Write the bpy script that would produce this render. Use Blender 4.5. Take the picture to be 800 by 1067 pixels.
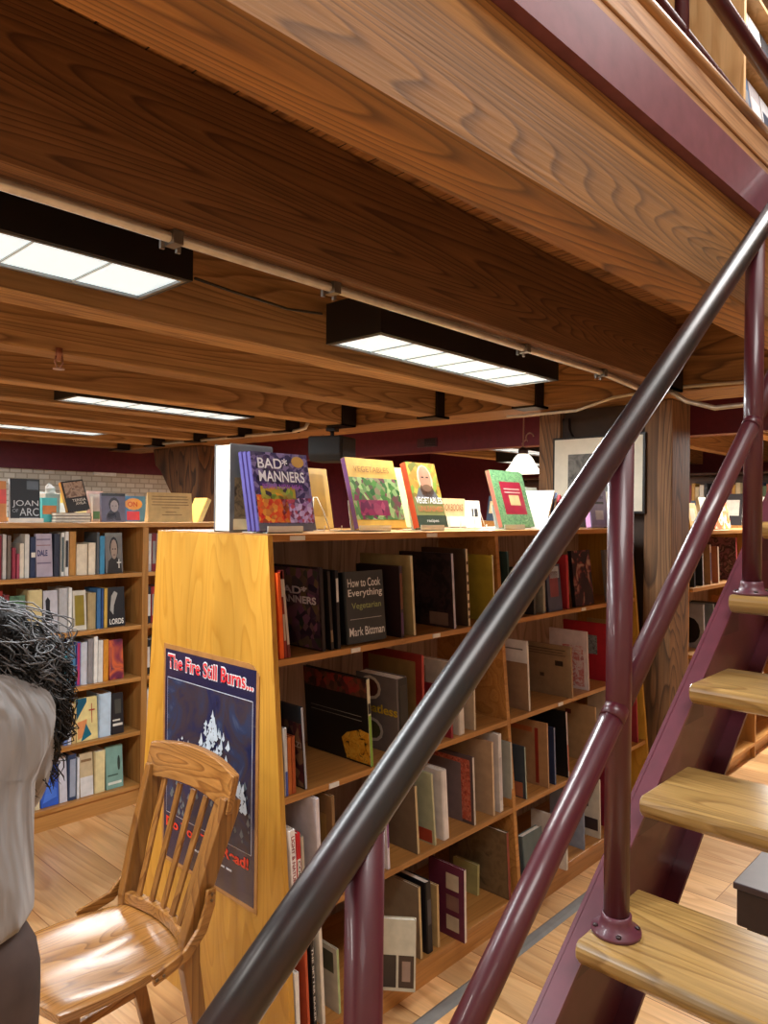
import bpy, bmesh, math, random
from mathutils import Vector, Matrix
for o in list(bpy.data.objects): bpy.data.objects.remove(o, do_unlink=True)
S = bpy.context.scene
COL = S.collection
PI = math.pi
# ------------------------------------------------------------------ camera
TH, PITCH, ROLL, FPX, EYE = math.radians(43.116), math.radians(.111), math.radians(.6266), 767.44, 1.6
Fh = Vector((math.cos(TH), math.sin(TH), 0)); Rv = Vector((math.sin(TH), -math.cos(TH), 0)); Uz = Vector((0, 0, 1))
Fw = Fh*math.cos(PITCH) + Uz*math.sin(PITCH); Uv = -Fh*math.sin(PITCH) + Uz*math.cos(PITCH)
Xc = Rv*math.cos(ROLL) + Uv*math.sin(ROLL); Yc = -Rv*math.sin(ROLL) + Uv*math.cos(ROLL)
cd = bpy.data.cameras.new('camera'); cam = bpy.data.objects.new('camera', cd); COL.objects.link(cam)
cam.matrix_world = Matrix(((Xc.x, Yc.x, -Fw.x, 0), (Xc.y, Yc.y, -Fw.y, 0), (Xc.z, Yc.z, -Fw.z, EYE), (0, 0, 0, 1)))
cd.sensor_fit = 'VERTICAL'; cd.sensor_height = 36; cd.lens = FPX/1067*36; cd.clip_start = .05
S.camera = cam
def at(px, py, ax, val):
    "the place in the room that lies behind a spot of the photo, on a plane X, Y or Z = val"
    d = Fw + Xc*((px-400)/FPX) + Yc*((533.5-py)/FPX); o = Vector((0, 0, EYE)); i = 'XYZ'.index(ax)
    return o + d*((val-o[i])/d[i])
# ------------------------------------------------------------------ world, lights, exposure
S.view_settings.view_transform = 'Standard'; S.view_settings.look = 'None'
S.view_settings.exposure = 0.0; S.view_settings.gamma = 1; S.view_settings.use_curve_mapping = False
W = bpy.data.worlds.new('world'); S.world = W; W.use_nodes = True
W.node_tree.nodes['Background'].inputs[0].default_value = (1, .93, .85, 1); W.node_tree.nodes['Background'].inputs[1].default_value = .25
def area(name, loc, sx, sy, power, col=(1, .96, .9), rot=(0, 0, 0)):
    l = bpy.data.lights.new(name, 'AREA'); l.shape = 'RECTANGLE'; l.size = sx; l.size_y = sy; l.energy = power; l.color = col
    o = bpy.data.objects.new(name, l); COL.objects.link(o); o.location = loc; o.rotation_euler = rot
    return o
LP = 36
FIX = [(.50, 1.89), (2.443, 1.89), (2.375, 4.11), (2.255, 5.89)]
for x, y in FIX: area('tube_light', (x, y, 2.215), 1.08, .22, LP, (.93, .98, 1))
for x, y in [(-1.7, 1.89), (.2, 4.11), (.1, 5.89), (-1.8, 4.11)]: area('tube_light', (x, y, 2.22), 1.1, .24, LP)
for x, y in [(5.6, 3.6), (7.2, 1.38), (7.2, 4.4), (5.6, 1.38)]: area('tube_light', (x, y, 2.15), 1.1, .3, 70)
area('upper_floor_light', (.3, -1.2, 5.1), 2.4, 1.6, 170, (1, .97, .95))
area('upper_floor_light', (4.0, 0.2, 5.1), 2, 1.2, 120, (1, .97, .95))
area('light_behind_camera', (-2.2, -1.6, 3.3), 1.6, 1.6, 30, (1, .97, .93))  # unseen lamp high behind the camera, without a fixture
# ------------------------------------------------------------------ materials
def lin(h):
    if isinstance(h, str):
        h = h.lstrip('#'); h = [int(h[i:i+2], 16)/255 for i in (0, 2, 4)]
    return tuple((c/12.92 if c <= .04045 else ((c+.055)/1.055)**2.4) for c in h) + (1,)
MC = {}
def new_mat(key):
    m = bpy.data.materials.new(key); m.use_nodes = True
    return m, m.node_tree, m.node_tree.nodes['Principled BSDF']
def flat(c, rough=.5, metal=0, coat=0, var=.06):
    k = ('flat', c, rough, metal, coat)
    if k in MC: return MC[k]
    m, nt, b = new_mat('paint_'+str(c).strip('#')); N = nt.nodes; L = nt.links
    tc = N.new('ShaderNodeTexCoord'); no = N.new('ShaderNodeTexNoise'); no.inputs['Scale'].default_value = 22; no.inputs['Detail'].default_value = 3
    rp = N.new('ShaderNodeValToRGB'); cc = lin(c)
    rp.color_ramp.elements[0].color = tuple(max(0, v*(1-var*2.2)) for v in cc[:3]) + (1,); rp.color_ramp.elements[1].color = tuple(min(1, v*(1+var*2)) for v in cc[:3]) + (1,)
    rp.color_ramp.elements[0].position = .3; rp.color_ramp.elements[1].position = .7
    L.new(tc.outputs['Object'], no.inputs['Vector']); L.new(no.outputs['Fac'], rp.inputs['Fac']); L.new(rp.outputs['Color'], b.inputs['Base Color'])
    b.inputs['Roughness'].default_value = rough; b.inputs['Metallic'].default_value = metal; b.inputs['Coat Weight'].default_value = coat
    MC[k] = m; return m
def wood(key, dark, mid, light, along='X', scale=1., rings=16, rough=.5, stretch=9, coat=0, fine=.5, planks=None, bump=.15, stain=None):
    if key in MC: return MC[key]
    m, nt, b = new_mat(key); N = nt.nodes; L = nt.links
    tc = N.new('ShaderNodeTexCoord'); oi = N.new('ShaderNodeObjectInfo')
    ad = N.new('ShaderNodeVectorMath'); ad.operation = 'MULTIPLY_ADD'
    cv = N.new('ShaderNodeCombineXYZ')
    for i in range(3): L.new(oi.outputs['Random'], cv.inputs[i])
    ad.inputs[1].default_value = (13, 7, 11)
    L.new(cv.outputs[0], ad.inputs[0]); L.new(tc.outputs['Object'], ad.inputs[2])
    mp = N.new('ShaderNodeMapping'); s = [scale]*3; s['XYZ'.index(along)] = scale/stretch; mp.inputs['Scale'].default_value = s
    src = ad.outputs[0]
    L.new(src, mp.inputs['Vector'])
    n1 = N.new('ShaderNodeTexNoise'); n1.inputs['Scale'].default_value = 3; n1.inputs['Detail'].default_value = 1.4; n1.inputs['Distortion'].default_value = .2; n1.inputs['Roughness'].default_value = .42
    L.new(mp.outputs[0], n1.inputs['Vector'])
    mu = N.new('ShaderNodeMath'); mu.operation = 'MULTIPLY'; mu.inputs[1].default_value = rings; L.new(n1.outputs['Fac'], mu.inputs[0])
    fr = N.new('ShaderNodeMath'); fr.operation = 'FRACT'; L.new(mu.outputs[0], fr.inputs[0])
    r1 = N.new('ShaderNodeValToRGB'); e = r1.color_ramp.elements
    e[0].position = 0; e[0].color = lin(light); e[1].position = .62; e[1].color = lin(mid)
    x = e.new(.9); x.color = lin(dark); x = e.new(1.); x.color = lin(light)
    L.new(fr.outputs[0], r1.inputs['Fac'])
    n2 = N.new('ShaderNodeTexNoise'); n2.inputs['Scale'].default_value = 40; n2.inputs['Detail'].default_value = 3; mp2 = N.new('ShaderNodeMapping')
    s2 = [scale*1.6]*3; s2['XYZ'.index(along)] = scale/14; mp2.inputs['Scale'].default_value = s2; L.new(src, mp2.inputs['Vector']); L.new(mp2.outputs[0], n2.inputs['Vector'])
    r2 = N.new('ShaderNodeMapRange'); r2.inputs[1].default_value = .3; r2.inputs[2].default_value = .7; r2.inputs[3].default_value = 1-fine*.5; r2.inputs[4].default_value = 1+fine*.35
    L.new(n2.outputs['Fac'], r2.inputs[0])
    mx = N.new('ShaderNodeVectorMath'); mx.operation = 'MULTIPLY'; L.new(r1.outputs['Color'], mx.inputs[0]); L.new(r2.outputs[0], mx.inputs[1])
    out = mx.outputs[0]
    n3 = N.new('ShaderNodeTexNoise'); n3.inputs['Scale'].default_value = 1.6; n3.inputs['Detail'].default_value = 4; L.new(mp.outputs[0], n3.inputs['Vector'])
    r3 = N.new('ShaderNodeMapRange'); r3.inputs[1].default_value = .35; r3.inputs[2].default_value = .65; r3.inputs[3].default_value = .78; r3.inputs[4].default_value = 1.15
    L.new(n3.outputs['Fac'], r3.inputs[0]); m3 = N.new('ShaderNodeVectorMath'); m3.operation = 'MULTIPLY'; L.new(out, m3.inputs[0]); L.new(r3.outputs[0], m3.inputs[1]); out = m3.outputs[0]
    if stain:
        n4 = N.new('ShaderNodeTexNoise'); n4.inputs['Scale'].default_value = stain[1]; n4.inputs['Detail'].default_value = 5; n4.inputs['Distortion'].default_value = .8; L.new(mp.outputs[0], n4.inputs['Vector'])
        r4 = N.new('ShaderNodeMapRange'); r4.inputs[1].default_value = stain[2]; r4.inputs[2].default_value = stain[2]+.12; r4.inputs[4].default_value = stain[3]; L.new(n4.outputs['Fac'], r4.inputs[0])
        m4 = N.new('ShaderNodeMix'); m4.data_type = 'RGBA'; L.new(r4.outputs[0], m4.inputs[0]); L.new(out, m4.inputs[6]); m4.inputs[7].default_value = lin(stain[0]); out = m4.outputs[2]
    if planks:   # (axis across, width, gap colour)
        ax, w, gapc, ln = planks
        sp = N.new('ShaderNodeSeparateXYZ'); L.new(tc.outputs['Object'], sp.inputs[0])
        dv = N.new('ShaderNodeMath'); dv.operation = 'DIVIDE'; dv.inputs[1].default_value = w; L.new(sp.outputs['XYZ'.index(ax)], dv.inputs[0])
        fl = N.new('ShaderNodeMath'); fl.operation = 'FLOOR'; L.new(dv.outputs[0], fl.inputs[0])
        wn = N.new('ShaderNodeTexWhiteNoise'); wn.noise_dimensions = '1D'; L.new(fl.outputs[0], wn.inputs['W'])
        dl = N.new('ShaderNodeMath'); dl.operation = 'DIVIDE'; dl.inputs[1].default_value = ln; L.new(sp.outputs['XYZ'.index(along)], dl.inputs[0])
        al = N.new('ShaderNodeMath'); al.operation = 'ADD'; L.new(dl.outputs[0], al.inputs[0]); L.new(wn.outputs['Value'], al.inputs[1])
        f2 = N.new('ShaderNodeMath'); f2.operation = 'FLOOR'; L.new(al.outputs[0], f2.inputs[0])
        cb = N.new('ShaderNodeCombineXYZ'); L.new(fl.outputs[0], cb.inputs[0]); L.new(f2.outputs[0], cb.inputs[1])
        w2 = N.new('ShaderNodeTexWhiteNoise'); w2.noise_dimensions = '2D'; L.new(cb.outputs[0], w2.inputs['Vector'])
        mr = N.new('ShaderNodeMapRange'); mr.inputs[3].default_value = .82; mr.inputs[4].default_value = 1.14; L.new(w2.outputs['Value'], mr.inputs[0])
        m5 = N.new('ShaderNodeVectorMath'); m5.operation = 'MULTIPLY'; L.new(out, m5.inputs[0]); L.new(mr.outputs[0], m5.inputs[1]); out = m5.outputs[0]
        sh = N.new('ShaderNodeVectorMath'); sh.operation = 'MULTIPLY_ADD'; L.new(cb.outputs[0], sh.inputs[0]); sh.inputs[1].default_value = (3.7, 2.3, 1); L.new(ad.outputs[0], sh.inputs[2]); L.new(sh.outputs[0], mp.inputs['Vector']); L.new(sh.outputs[0], mp2.inputs['Vector'])
        def edge(v, wd):
            a = N.new('ShaderNodeMath'); a.operation = 'FRACT'; L.new(v, a.inputs[0])
            q = N.new('ShaderNodeMath'); q.operation = 'LESS_THAN'; L.new(a.outputs[0], q.inputs[0]); q.inputs[1].default_value = wd; return q.outputs[0]
        g = N.new('ShaderNodeMath'); g.operation = 'MAXIMUM'; L.new(edge(dv.outputs[0], .004/w if w > .05 else .06), g.inputs[0]); L.new(edge(al.outputs[0], .003/ln), g.inputs[1])
        m6 = N.new('ShaderNodeMix'); m6.data_type = 'RGBA'; L.new(g.outputs[0], m6.inputs[0]); L.new(out, m6.inputs[6]); m6.inputs[7].default_value = lin(gapc); out = m6.outputs[2]
    L.new(out, b.inputs['Base Color']); b.inputs['Roughness'].default_value = rough; b.inputs['Coat Weight'].default_value = coat; b.inputs['Coat Roughness'].default_value = .25
    bp = N.new('ShaderNodeBump'); bp.inputs['Strength'].default_value = bump; bp.inputs['Distance'].default_value = .004; L.new(n2.outputs['Fac'], bp.inputs['Height']); L.new(bp.outputs[0], b.inputs['Normal'])
    MC[key] = m; return m
def collage(key, cols, scale=40, seed=0, rough=.35, kind='V', stops=None):
    k = ('col', key)
    if k in MC: return MC[k]
    m, nt, b = new_mat('picture_'+key); N = nt.nodes; L = nt.links
    tc = N.new('ShaderNodeTexCoord'); mp = N.new('ShaderNodeMapping'); mp.inputs['Location'].default_value = (seed*1.7, seed*.9, seed*2.3); L.new(tc.outputs['Object'], mp.inputs[0])
    if kind == 'V':
        t = N.new('ShaderNodeTexVoronoi'); t.inputs['Scale'].default_value = scale; fac = N.new('ShaderNodeSeparateColor'); L.new(t.outputs['Color'], fac.inputs[0]); f = fac.outputs[0]
    else:
        t = N.new('ShaderNodeTexNoise'); t.inputs['Scale'].default_value = scale; t.inputs['Detail'].default_value = 5; t.inputs['Distortion'].default_value = 1.2; f = t.outputs['Fac']
    L.new(mp.outputs[0], t.inputs['Vector'])
    r = N.new('ShaderNodeValToRGB'); e = r.color_ramp.elements; n = len(cols)
    ps = stops or ([i/(n-1) for i in range(n)] if kind == 'V' else [.3+.4*i/(n-1) for i in range(n)])
    e[0].position = ps[0]; e[0].color = lin(cols[0]); e[1].position = ps[-1]; e[1].color = lin(cols[-1])
    for i in range(1, n-1): x = e.new(ps[i]); x.color = lin(cols[i])
    L.new(f, r.inputs[0]); L.new(r.outputs[0], b.inputs['Base Color']); b.inputs['Roughness'].default_value = rough
    MC[k] = m; return m
def pages():
    if 'pages' in MC: return MC['pages']
    m, nt, b = new_mat('page_edges'); N = nt.nodes; L = nt.links
    tc = N.new('ShaderNodeTexCoord'); w = N.new('ShaderNodeTexNoise'); mp = N.new('ShaderNodeMapping'); mp.inputs['Scale'].default_value = (8, 260, 3)
    L.new(tc.outputs['Object'], mp.inputs[0]); L.new(mp.outputs[0], w.inputs['Vector']); r = N.new('ShaderNodeValToRGB')
    r.color_ramp.elements[0].color = lin('#b8ad98'); r.color_ramp.elements[1].color = lin('#f2ecdf'); r.color_ramp.elements[0].position = .3; r.color_ramp.elements[1].position = .6
    L.new(w.outputs['Fac'], r.inputs[0]); L.new(r.outputs[0], b.inputs['Base Color']); b.inputs['Roughness'].default_value = .8
    MC['pages'] = m; return m
def emis(key, col, s):
    if key in MC: return MC[key]
    m, nt, b = new_mat(key); b.inputs['Base Color'].default_value = (.8, .8, .8, 1); b.inputs['Emission Color'].default_value = lin(col); b.inputs['Emission Strength'].default_value = s
    MC[key] = m; return m
# ------------------------------------------------------------------ geometry helpers
class MB:
    def __init__(s): s.bm = bmesh.new()
    def box(s, x0, x1, y0, y1, z0, z1, M=None):
        v = [s.bm.verts.new(p) for p in ((x0,y0,z0),(x1,y0,z0),(x1,y1,z0),(x0,y1,z0),(x0,y0,z1),(x1,y0,z1),(x1,y1,z1),(x0,y1,z1))]
        for f in ((3,2,1,0),(4,5,6,7),(0,1,5,4),(1,2,6,5),(2,3,7,6),(3,0,4,7)): s.bm.faces.new([v[i] for i in f])
        if M: bmesh.ops.transform(s.bm, matrix=M, verts=v)
        return s
    def loops(s, rings, closed=False, cap=True, smooth=False):
        vs = [[s.bm.verts.new(p) for p in r] for r in rings]; n = len(vs[0]); k = len(vs)
        for i in range(k if closed else k-1):
            a, b = vs[i], vs[(i+1) % k]
            for j in range(n):
                f = s.bm.faces.new((a[j], a[(j+1) % n], b[(j+1) % n], b[j])); f.smooth = smooth
        if cap and not closed: s.bm.faces.new(vs[0][::-1]); s.bm.faces.new(vs[-1])
        return s
    def prism(s, pts, d, axis='Y'):      # outline in the plane across axis, extruded from d[0] to d[1]
        def P(a, b, c): return {'X': (c, a, b), 'Y': (a, c, b), 'Z': (a, b, c)}[axis]
        return s.loops([[P(a, b, d[0]) for a, b in pts], [P(a, b, d[1]) for a, b in pts]])
    def tube(s, pts, r, n=12, cap=True, smooth=True):
        pts = [Vector(p) for p in pts]; rr = r if isinstance(r, (list, tuple)) else [r]*len(pts); rings = []
        t0 = (pts[1]-pts[0]).normalized(); up = Vector((0, 0, 1)) if abs(t0.z) < .9 else Vector((1, 0, 0)); u = t0.cross(up).normalized()
        for i, p in enumerate(pts):
            t = (pts[min(i+1, len(pts)-1)]-pts[max(i-1, 0)]).normalized(); u = (u - t*u.dot(t)).normalized(); w = t.cross(u)
            rings.append([p + (u*math.cos(2*PI*j/n) + w*math.sin(2*PI*j/n))*rr[i] for j in range(n)])
        return s.loops(rings, cap=cap, smooth=smooth)
    def bar(s, pts, w, h, up=(0, 0, 1)):  # rectangular section swept along points; w sideways, h along up
        pts = [Vector(p) for p in pts]; up = Vector(up); rings = []
        for i, p in enumerate(pts):
            t = (pts[min(i+1, len(pts)-1)]-pts[max(i-1, 0)]).normalized(); u = t.cross(up).normalized(); v = u.cross(t)
            ww = w[i] if isinstance(w, (list, tuple)) else w; hh = h[i] if isinstance(h, (list, tuple)) else h
            rings.append([p+u*a*ww/2+v*b*hh/2 for a, b in ((-1,-1),(1,-1),(1,1),(-1,1))])
        return s.loops(rings)
    def lathe(s, prof, c=(0, 0, 0), n=24, smooth=True):
        c = Vector(c); return s.loops([[c+Vector((r*math.cos(2*PI*j/n), r*math.sin(2*PI*j/n), z)) for j in range(n)] for r, z in prof], smooth=smooth)
    def build(s, name, m, parent=None, bevel=0, sub=0):
        me = bpy.data.meshes.new(name); bmesh.ops.recalc_face_normals(s.bm, faces=s.bm.faces); s.bm.to_mesh(me); s.bm.free()
        for x in (m if isinstance(m, list) else [m]): me.materials.append(x)
        o = bpy.data.objects.new(name, me); COL.objects.link(o)
        if parent: o.parent = parent
        if bevel: q = o.modifiers.new('bevel', 'BEVEL'); q.width = bevel; q.segments = 2; q.limit_method = 'ANGLE'
        if sub: q = o.modifiers.new('sub', 'SUBSURF'); q.levels = sub; q.render_levels = sub
        return o
def tag(o, label=None, cat=None, group=None, kind=None):
    if label: o['label'] = label
    if cat: o['category'] = cat
    if group: o['group'] = group
    if kind: o['kind'] = kind
    return o
def thing(name, label, cat, loc=(0, 0, 0), rz=0, group=None, rot=None):
    o = bpy.data.objects.new(name, None); COL.objects.link(o); o.location = loc; o.rotation_euler = rot or (0, 0, rz); o.empty_display_size = .05
    return tag(o, label, cat, group)
def copy_tree(o, parent=None):
    c = o.copy(); COL.objects.link(c); c.parent = parent
    for ch in o.children: copy_tree(ch, c)
    return c
def struct(name, mb, m, kind='structure', label=None):
    o = mb.build(name, m); o['kind'] = kind
    if label: o['label'] = label
    return o
def lettering(s, parent, m, o, u, v, w, h, name='lettering', bold=.0, depth=.0006, n=None):
    "text fitted in a w x h rectangle whose lower left is o, reading along u, up along v"
    cu = bpy.data.curves.new('t', 'FONT'); cu.body = s; cu.size = 1; cu.offset = bold; cu.space_line = .9; cu.extrude = 0
    ob = bpy.data.objects.new('t', cu); COL.objects.link(ob); bpy.context.view_layer.update()
    me = bpy.data.meshes.new_from_object(ob.evaluated_get(bpy.context.evaluated_depsgraph_get())); bpy.data.objects.remove(ob)
    xs = [p.co.x for p in me.vertices]; ys = [p.co.y for p in me.vertices]
    x0, x1, y0, y1 = min(xs), max(xs), min(ys), max(ys); u = Vector(u); v = Vector(v); o = Vector(o); nn = u.cross(v).normalized()
    for p in me.vertices: p.co = o + u*((p.co.x-x0)/(x1-x0)*w) + v*((p.co.y-y0)/(y1-y0)*h) + nn*depth
    me.name = name; me.materials.append(m); ob = bpy.data.objects.new(name, me); COL.objects.link(ob); ob.parent = parent
    return ob
def patch(parent, m, o, u, v, w, h, name='cover_picture', depth=.0004, pts=None):
    u = Vector(u); v = Vector(v); o = Vector(o); nn = u.cross(v).normalized()*depth; mb = MB()
    P = pts or ((0, 0), (1, 0), (1, 1), (0, 1))
    a = [o + u*(x*w) + v*(y*h) for x, y in P]
    mb.loops([a, [p+nn for p in a]])
    return mb.build(name, m, parent)
# ------------------------------------------------------------------ the room
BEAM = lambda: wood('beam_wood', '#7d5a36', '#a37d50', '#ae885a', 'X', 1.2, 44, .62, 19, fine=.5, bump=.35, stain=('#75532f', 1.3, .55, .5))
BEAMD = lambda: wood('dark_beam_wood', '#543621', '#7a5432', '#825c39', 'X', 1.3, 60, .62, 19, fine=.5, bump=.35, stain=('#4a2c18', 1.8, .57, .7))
BEAMA = lambda: wood('big_beam_wood', '#6a4726', '#966736', '#a3733e', 'X', 1.25, 70, .6, 19, fine=.5, bump=.35, stain=('#5f4c38', 1.6, .55, .5))
OLD = lambda: wood('old_post_wood', '#4d3522', '#765435', '#835f3e', 'Z', 1.4, 22, .7, 9, fine=.6, bump=.4)
GIRD = lambda: wood('girder_wood', '#6b4725', '#9c6e3c', '#aa7b46', 'Y', 1.2, 30, .6, 10, fine=.6, bump=.4)
PINE = lambda: wood('shelf_edge_wood', '#a86f33', '#b67d3f', '#bd8547', 'X', 2.2, 12, .38, 14, fine=.25, coat=.25, bump=.05)
YEL = lambda: wood('end_panel_wood', '#bd882e', '#c79336', '#cc993c', 'Z', 2.6, 12, .36, 6, fine=.12, coat=.4, bump=.03)
BACK = lambda: wood('back_panel_wood', '#8a6b55', '#a68670', '#b0917b', 'Z', 3, 8, .5, 9, fine=.3, bump=.05)
MARO = flat('#5e1528', .55)
STEEL = flat('#6a2433', .3, 0, .5, .04)
floor_m = wood('floor_boards', '#c4935f', '#d2a26c', '#d9ac78', 'Y', 1.6, 10, .3, 8, coat=.35, fine=.25, planks=('X', .2, '#8a5a2c', 1.9), bump=.05)
struct('floor', MB().box(-3.5, 9, -4, 7.5, -.1, 0), floor_m)
brick_m, nt, b = new_mat('painted_brick'); N = nt.nodes; L = nt.links
tc = N.new('ShaderNodeTexCoord'); mp = N.new('ShaderNodeMapping'); mp.inputs['Rotation'].default_value = (PI/2, 0, 0); br = N.new('ShaderNodeTexBrick'); br.inputs['Scale'].default_value = 4.6
br.inputs['Color1'].default_value = lin('#e2dccf'); br.inputs['Color2'].default_value = lin('#c9c0b0'); br.inputs['Mortar'].default_value = lin('#b3a895'); br.inputs['Mortar Size'].default_value = .03
L.new(tc.outputs['Object'], mp.inputs[0]); L.new(mp.outputs[0], br.inputs['Vector']); L.new(br.outputs['Color'], b.inputs['Base Color']); b.inputs['Roughness'].default_value = .7
bp = N.new('ShaderNodeBump'); bp.inputs['Strength'].default_value = .5; bp.invert = True; L.new(br.outputs['Fac'], bp.inputs['Height']); L.new(bp.outputs[0], b.inputs['Normal'])
struct('wall_left', MB().box(-3.5, 9, 7.5, 7.62, 0, 5.4), brick_m)
struct('trim_1', MB().box(-3.5, 4.5, 7.44, 7.5, 2.0, 2.56), MARO)
struct('trim_4', MB().box(4.62, 9, 7.44, 7.5, 0, 2.56), MARO)
struct('trim_2', MB().box(4.5, 4.62, -1.5, 7.44, 2.09, 2.56), MARO)
cream_wall = flat('#cfc2ac', .8)
struct('wall_back', MB().box(9, 9.12, -4, 7.62, 0, 5.4), flat('#6a2431', .7))
struct('wall_right', MB().box(-3.5, 9, -4.12, -4, 0, 5.4), cream_wall)
struct('wall_front', MB().box(-3.62, -3.5, -4, 7.62, 0, 5.4), cream_wall)
ceil_m = wood('ceiling_boards', '#72492a', '#a06e40', '#ac7b4a', 'Y', 1.5, 12, .65, 9, fine=.5, planks=('X', .11, '#1c0f07', 2.6), bump=.2)
def CE(x): return .722-(x-.9)*math.tan(math.radians(1.8))+.056
struct('ceiling', MB().prism([(-3.5, CE(-3.5)), (3.9, CE(3.9)), (9, CE(3.9)), (9, 7.5), (-3.5, 7.5)], (2.56, 2.6), 'Z'), ceil_m)
struct('trim_3', MB().prism([(-3.5, CE(-3.5)+.01), (3.9, CE(3.9)+.01), (9, CE(3.9)+.01), (9, 7.5), (-3.5, 7.5)], (2.601, 2.74), 'Z'), wood('upper_floor', '#a87440', '#c08a52', '#cf9b62', 'X', 1.5, 8, .4, 9, planks=('Y', .12, '#6a4526', 1.8)))
struct('wall_upper', MB().box(-3.6, 9.1, -4.1, 7.6, 5.4, 5.5), flat('#d8d0c4', .8)).name = 'ceiling_upper'
# beams ----------------------------------------------------------------
rot = math.radians(-1.8)
t = thing('ceiling_beam', 'largest timber beam overhead, grey-stained, under the maroon steel edge channel', 'beam', (-3.4, 0, 0))
def beam_mesh(x0, x1, y0, w, z0, z1, wob=0):
    mb = MB(); n = 14; rings = []
    for i in range(n+1):
        x = x0+(x1-x0)*i/n; a = random.uniform(-wob, wob); c = .006
        rings.append([(x, y0+c, z0+a), (x, y0+w-c, z0+a), (x, y0+w, z0+c+a), (x, y0+w, z1), (x, y0, z1), (x, y0, z0+c+a)])
    return mb.loops(rings)
random.seed(4)
t.rotation_euler.z = rot; t.location = (-3.4, .75+(-3.4-.9)*math.tan(rot), 0)
beam_mesh(0, 7.05, 0, .15, 2.22, 2.493, .001).build('timber', BEAMA(), t)
JY = [(1.41, .115), (2.213, .14), (2.93, .14), (3.72, .14), (4.33, .14), (4.93, .14), (5.58, .14), (6.28, .14), (6.95, .14)]
JN = ['deep dark timber joist carrying the metal conduit, nearest past the big beam', 'second timber joist, just beyond the two nearest tube lights', 'third timber joist with a sprinkler head near its left end', 'fourth timber joist, just in front of the middle tube light', 'fifth timber joist, just behind the middle tube light', 'sixth timber joist from the camera', 'seventh timber joist, in front of the farthest tube light', 'eighth timber joist, just behind the farthest tube light', 'last timber joist before the brick wall']
ends = [3.56, 3.66, 3.66, 3.6, 3.6, 3.6, 3.6, 3.6, 3.6]
hang_m = flat('#2a221d', .5, .6)
for (y, w), lb, ex in zip(JY, JN, ends):
    t = thing('ceiling_joist', lb, 'beam', (-3.4, y, 2.22), 0, 'timber joists')
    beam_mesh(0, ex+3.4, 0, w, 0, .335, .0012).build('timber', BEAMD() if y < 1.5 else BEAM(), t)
    h = MB().box(ex+3.4-.07, ex+3.46, -.012, 0, -.012, .2).box(ex+3.4-.07, ex+3.46, w, w+.012, -.012, .2).box(ex+3.4-.07, ex+3.46, -.012, w+.012, -.012, 0)
    tag(h.build('hanger', hang_m, t), 'black iron joist hanger')
GX = 3.67
t = thing('girder', 'heavy cross girder resting on the posts, the joists end against it', 'beam', (GX, .82, 2.22))
mb = MB(); mb.box(0, .36, 0, 6.6, 0, .335); mb.build('timber', GIRD(), t, .006)
for k, y in enumerate([1.0, 1.7, 2.45, 3.2, 4.0, 4.7]):
    t = thing('far_joist', 'timber joist behind the girder, number %s from the right' % ['one', 'two', 'three', 'four', 'five', 'six'][k], 'beam', (4.62, y, 2.22), 0, 'joists of the far room')
    t['label'] = 'timber joist of the far room, %s from the stairs' % ['nearest', 'second', 'third', 'fourth', 'fifth', 'sixth'][k]
    MB().box(0, 4.3, 0, .12, 0, .335).build('timber', BEAM(), t, .005)
# maroon steel channel and floor edge on the upper level
t = thing('edge_channel', 'maroon steel channel along the edge of the upper floor', 'steel beam', (-3.4, .722+(-3.4-.9)*math.tan(rot), 0), rot)
MB().prism([(0, 2.495), (.05, 2.495), (.05, 2.505), (.012, 2.505), (.012, 2.618), (.05, 2.618), (.05, 2.628), (0, 2.628)], (0, 7.0), 'X').build('channel', flat('#7a4a55', .42, 0, .1), t)
t = thing('floor_edging', 'worn wooden edge boards of the upper floor above the maroon channel', 'trim board', (-3.4, .728+(-3.4-.9)*math.tan(rot), 0), rot)
edge_w = wood('edging_wood', '#94673f', '#b1855a', '#bd9268', 'X', 2, 16, .5, 12, fine=.5)
MB().box(0, 7, .004, .06, 2.632, 2.66).build('lower_board', edge_w, t, .002)
MB().box(0, 7, 0, .05, 2.663, 2.735).build('board', edge_w, t, .003)
MB().tube([(0, .012, 2.757), (7, .012, 2.757)], .021, 12).build('nosing', wood('nosing_wood', '#94643c', '#bb8a58', '#cc9c6a', 'X', 2, 8, .4, 12), t)
pipe_m = flat('#48141f', .38, 0, .2, .03)
t = thing('balcony_railing', 'maroon pipe railing along the upper floor edge', 'railing', (0, .86, 2.74))
for x in (.2, 2.19, 4.2): tag(MB().tube([(x, 0, .0), (x, 0, 1.1)], .021).build('post', pipe_m, t))
MB().tube([(-3.3, 0, .30), (5.5, 0, .30)], .019).build('lower_rail', pipe_m, t)
MB().tube([(-3.3, 0, .55), (5.5, 0, .55)], .026).build('middle_rail', pipe_m, t)
MB().tube([(-3.3, 0, 1.1), (5.5, 0, 1.1)], .026).build('top_rail', pipe_m, t)
# upper bookcase
t = thing('upper_bookcase', 'plywood-ended bookcase on the upper floor behind the maroon railing', 'bookcase', (3.6, 1.126, 2.74))
tan_m = wood('plywood', '#c29864', '#cfa672', '#d6b07e', 'Z', 3, 4, .5, 8, fine=.1)
MB().box(0, .03, 0, .6, 0, 1.7).build('end_panel', tan_m, t); MB().box(.03, 2.4, .33, .35, 0, 1.7).build('back', tan_m, t)
for z in (.1, .42, .74, 1.06, 1.38): MB().box(.03, 2.4, .01, .33, z, z+.02).build('shelf', tan_m, t)
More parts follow.
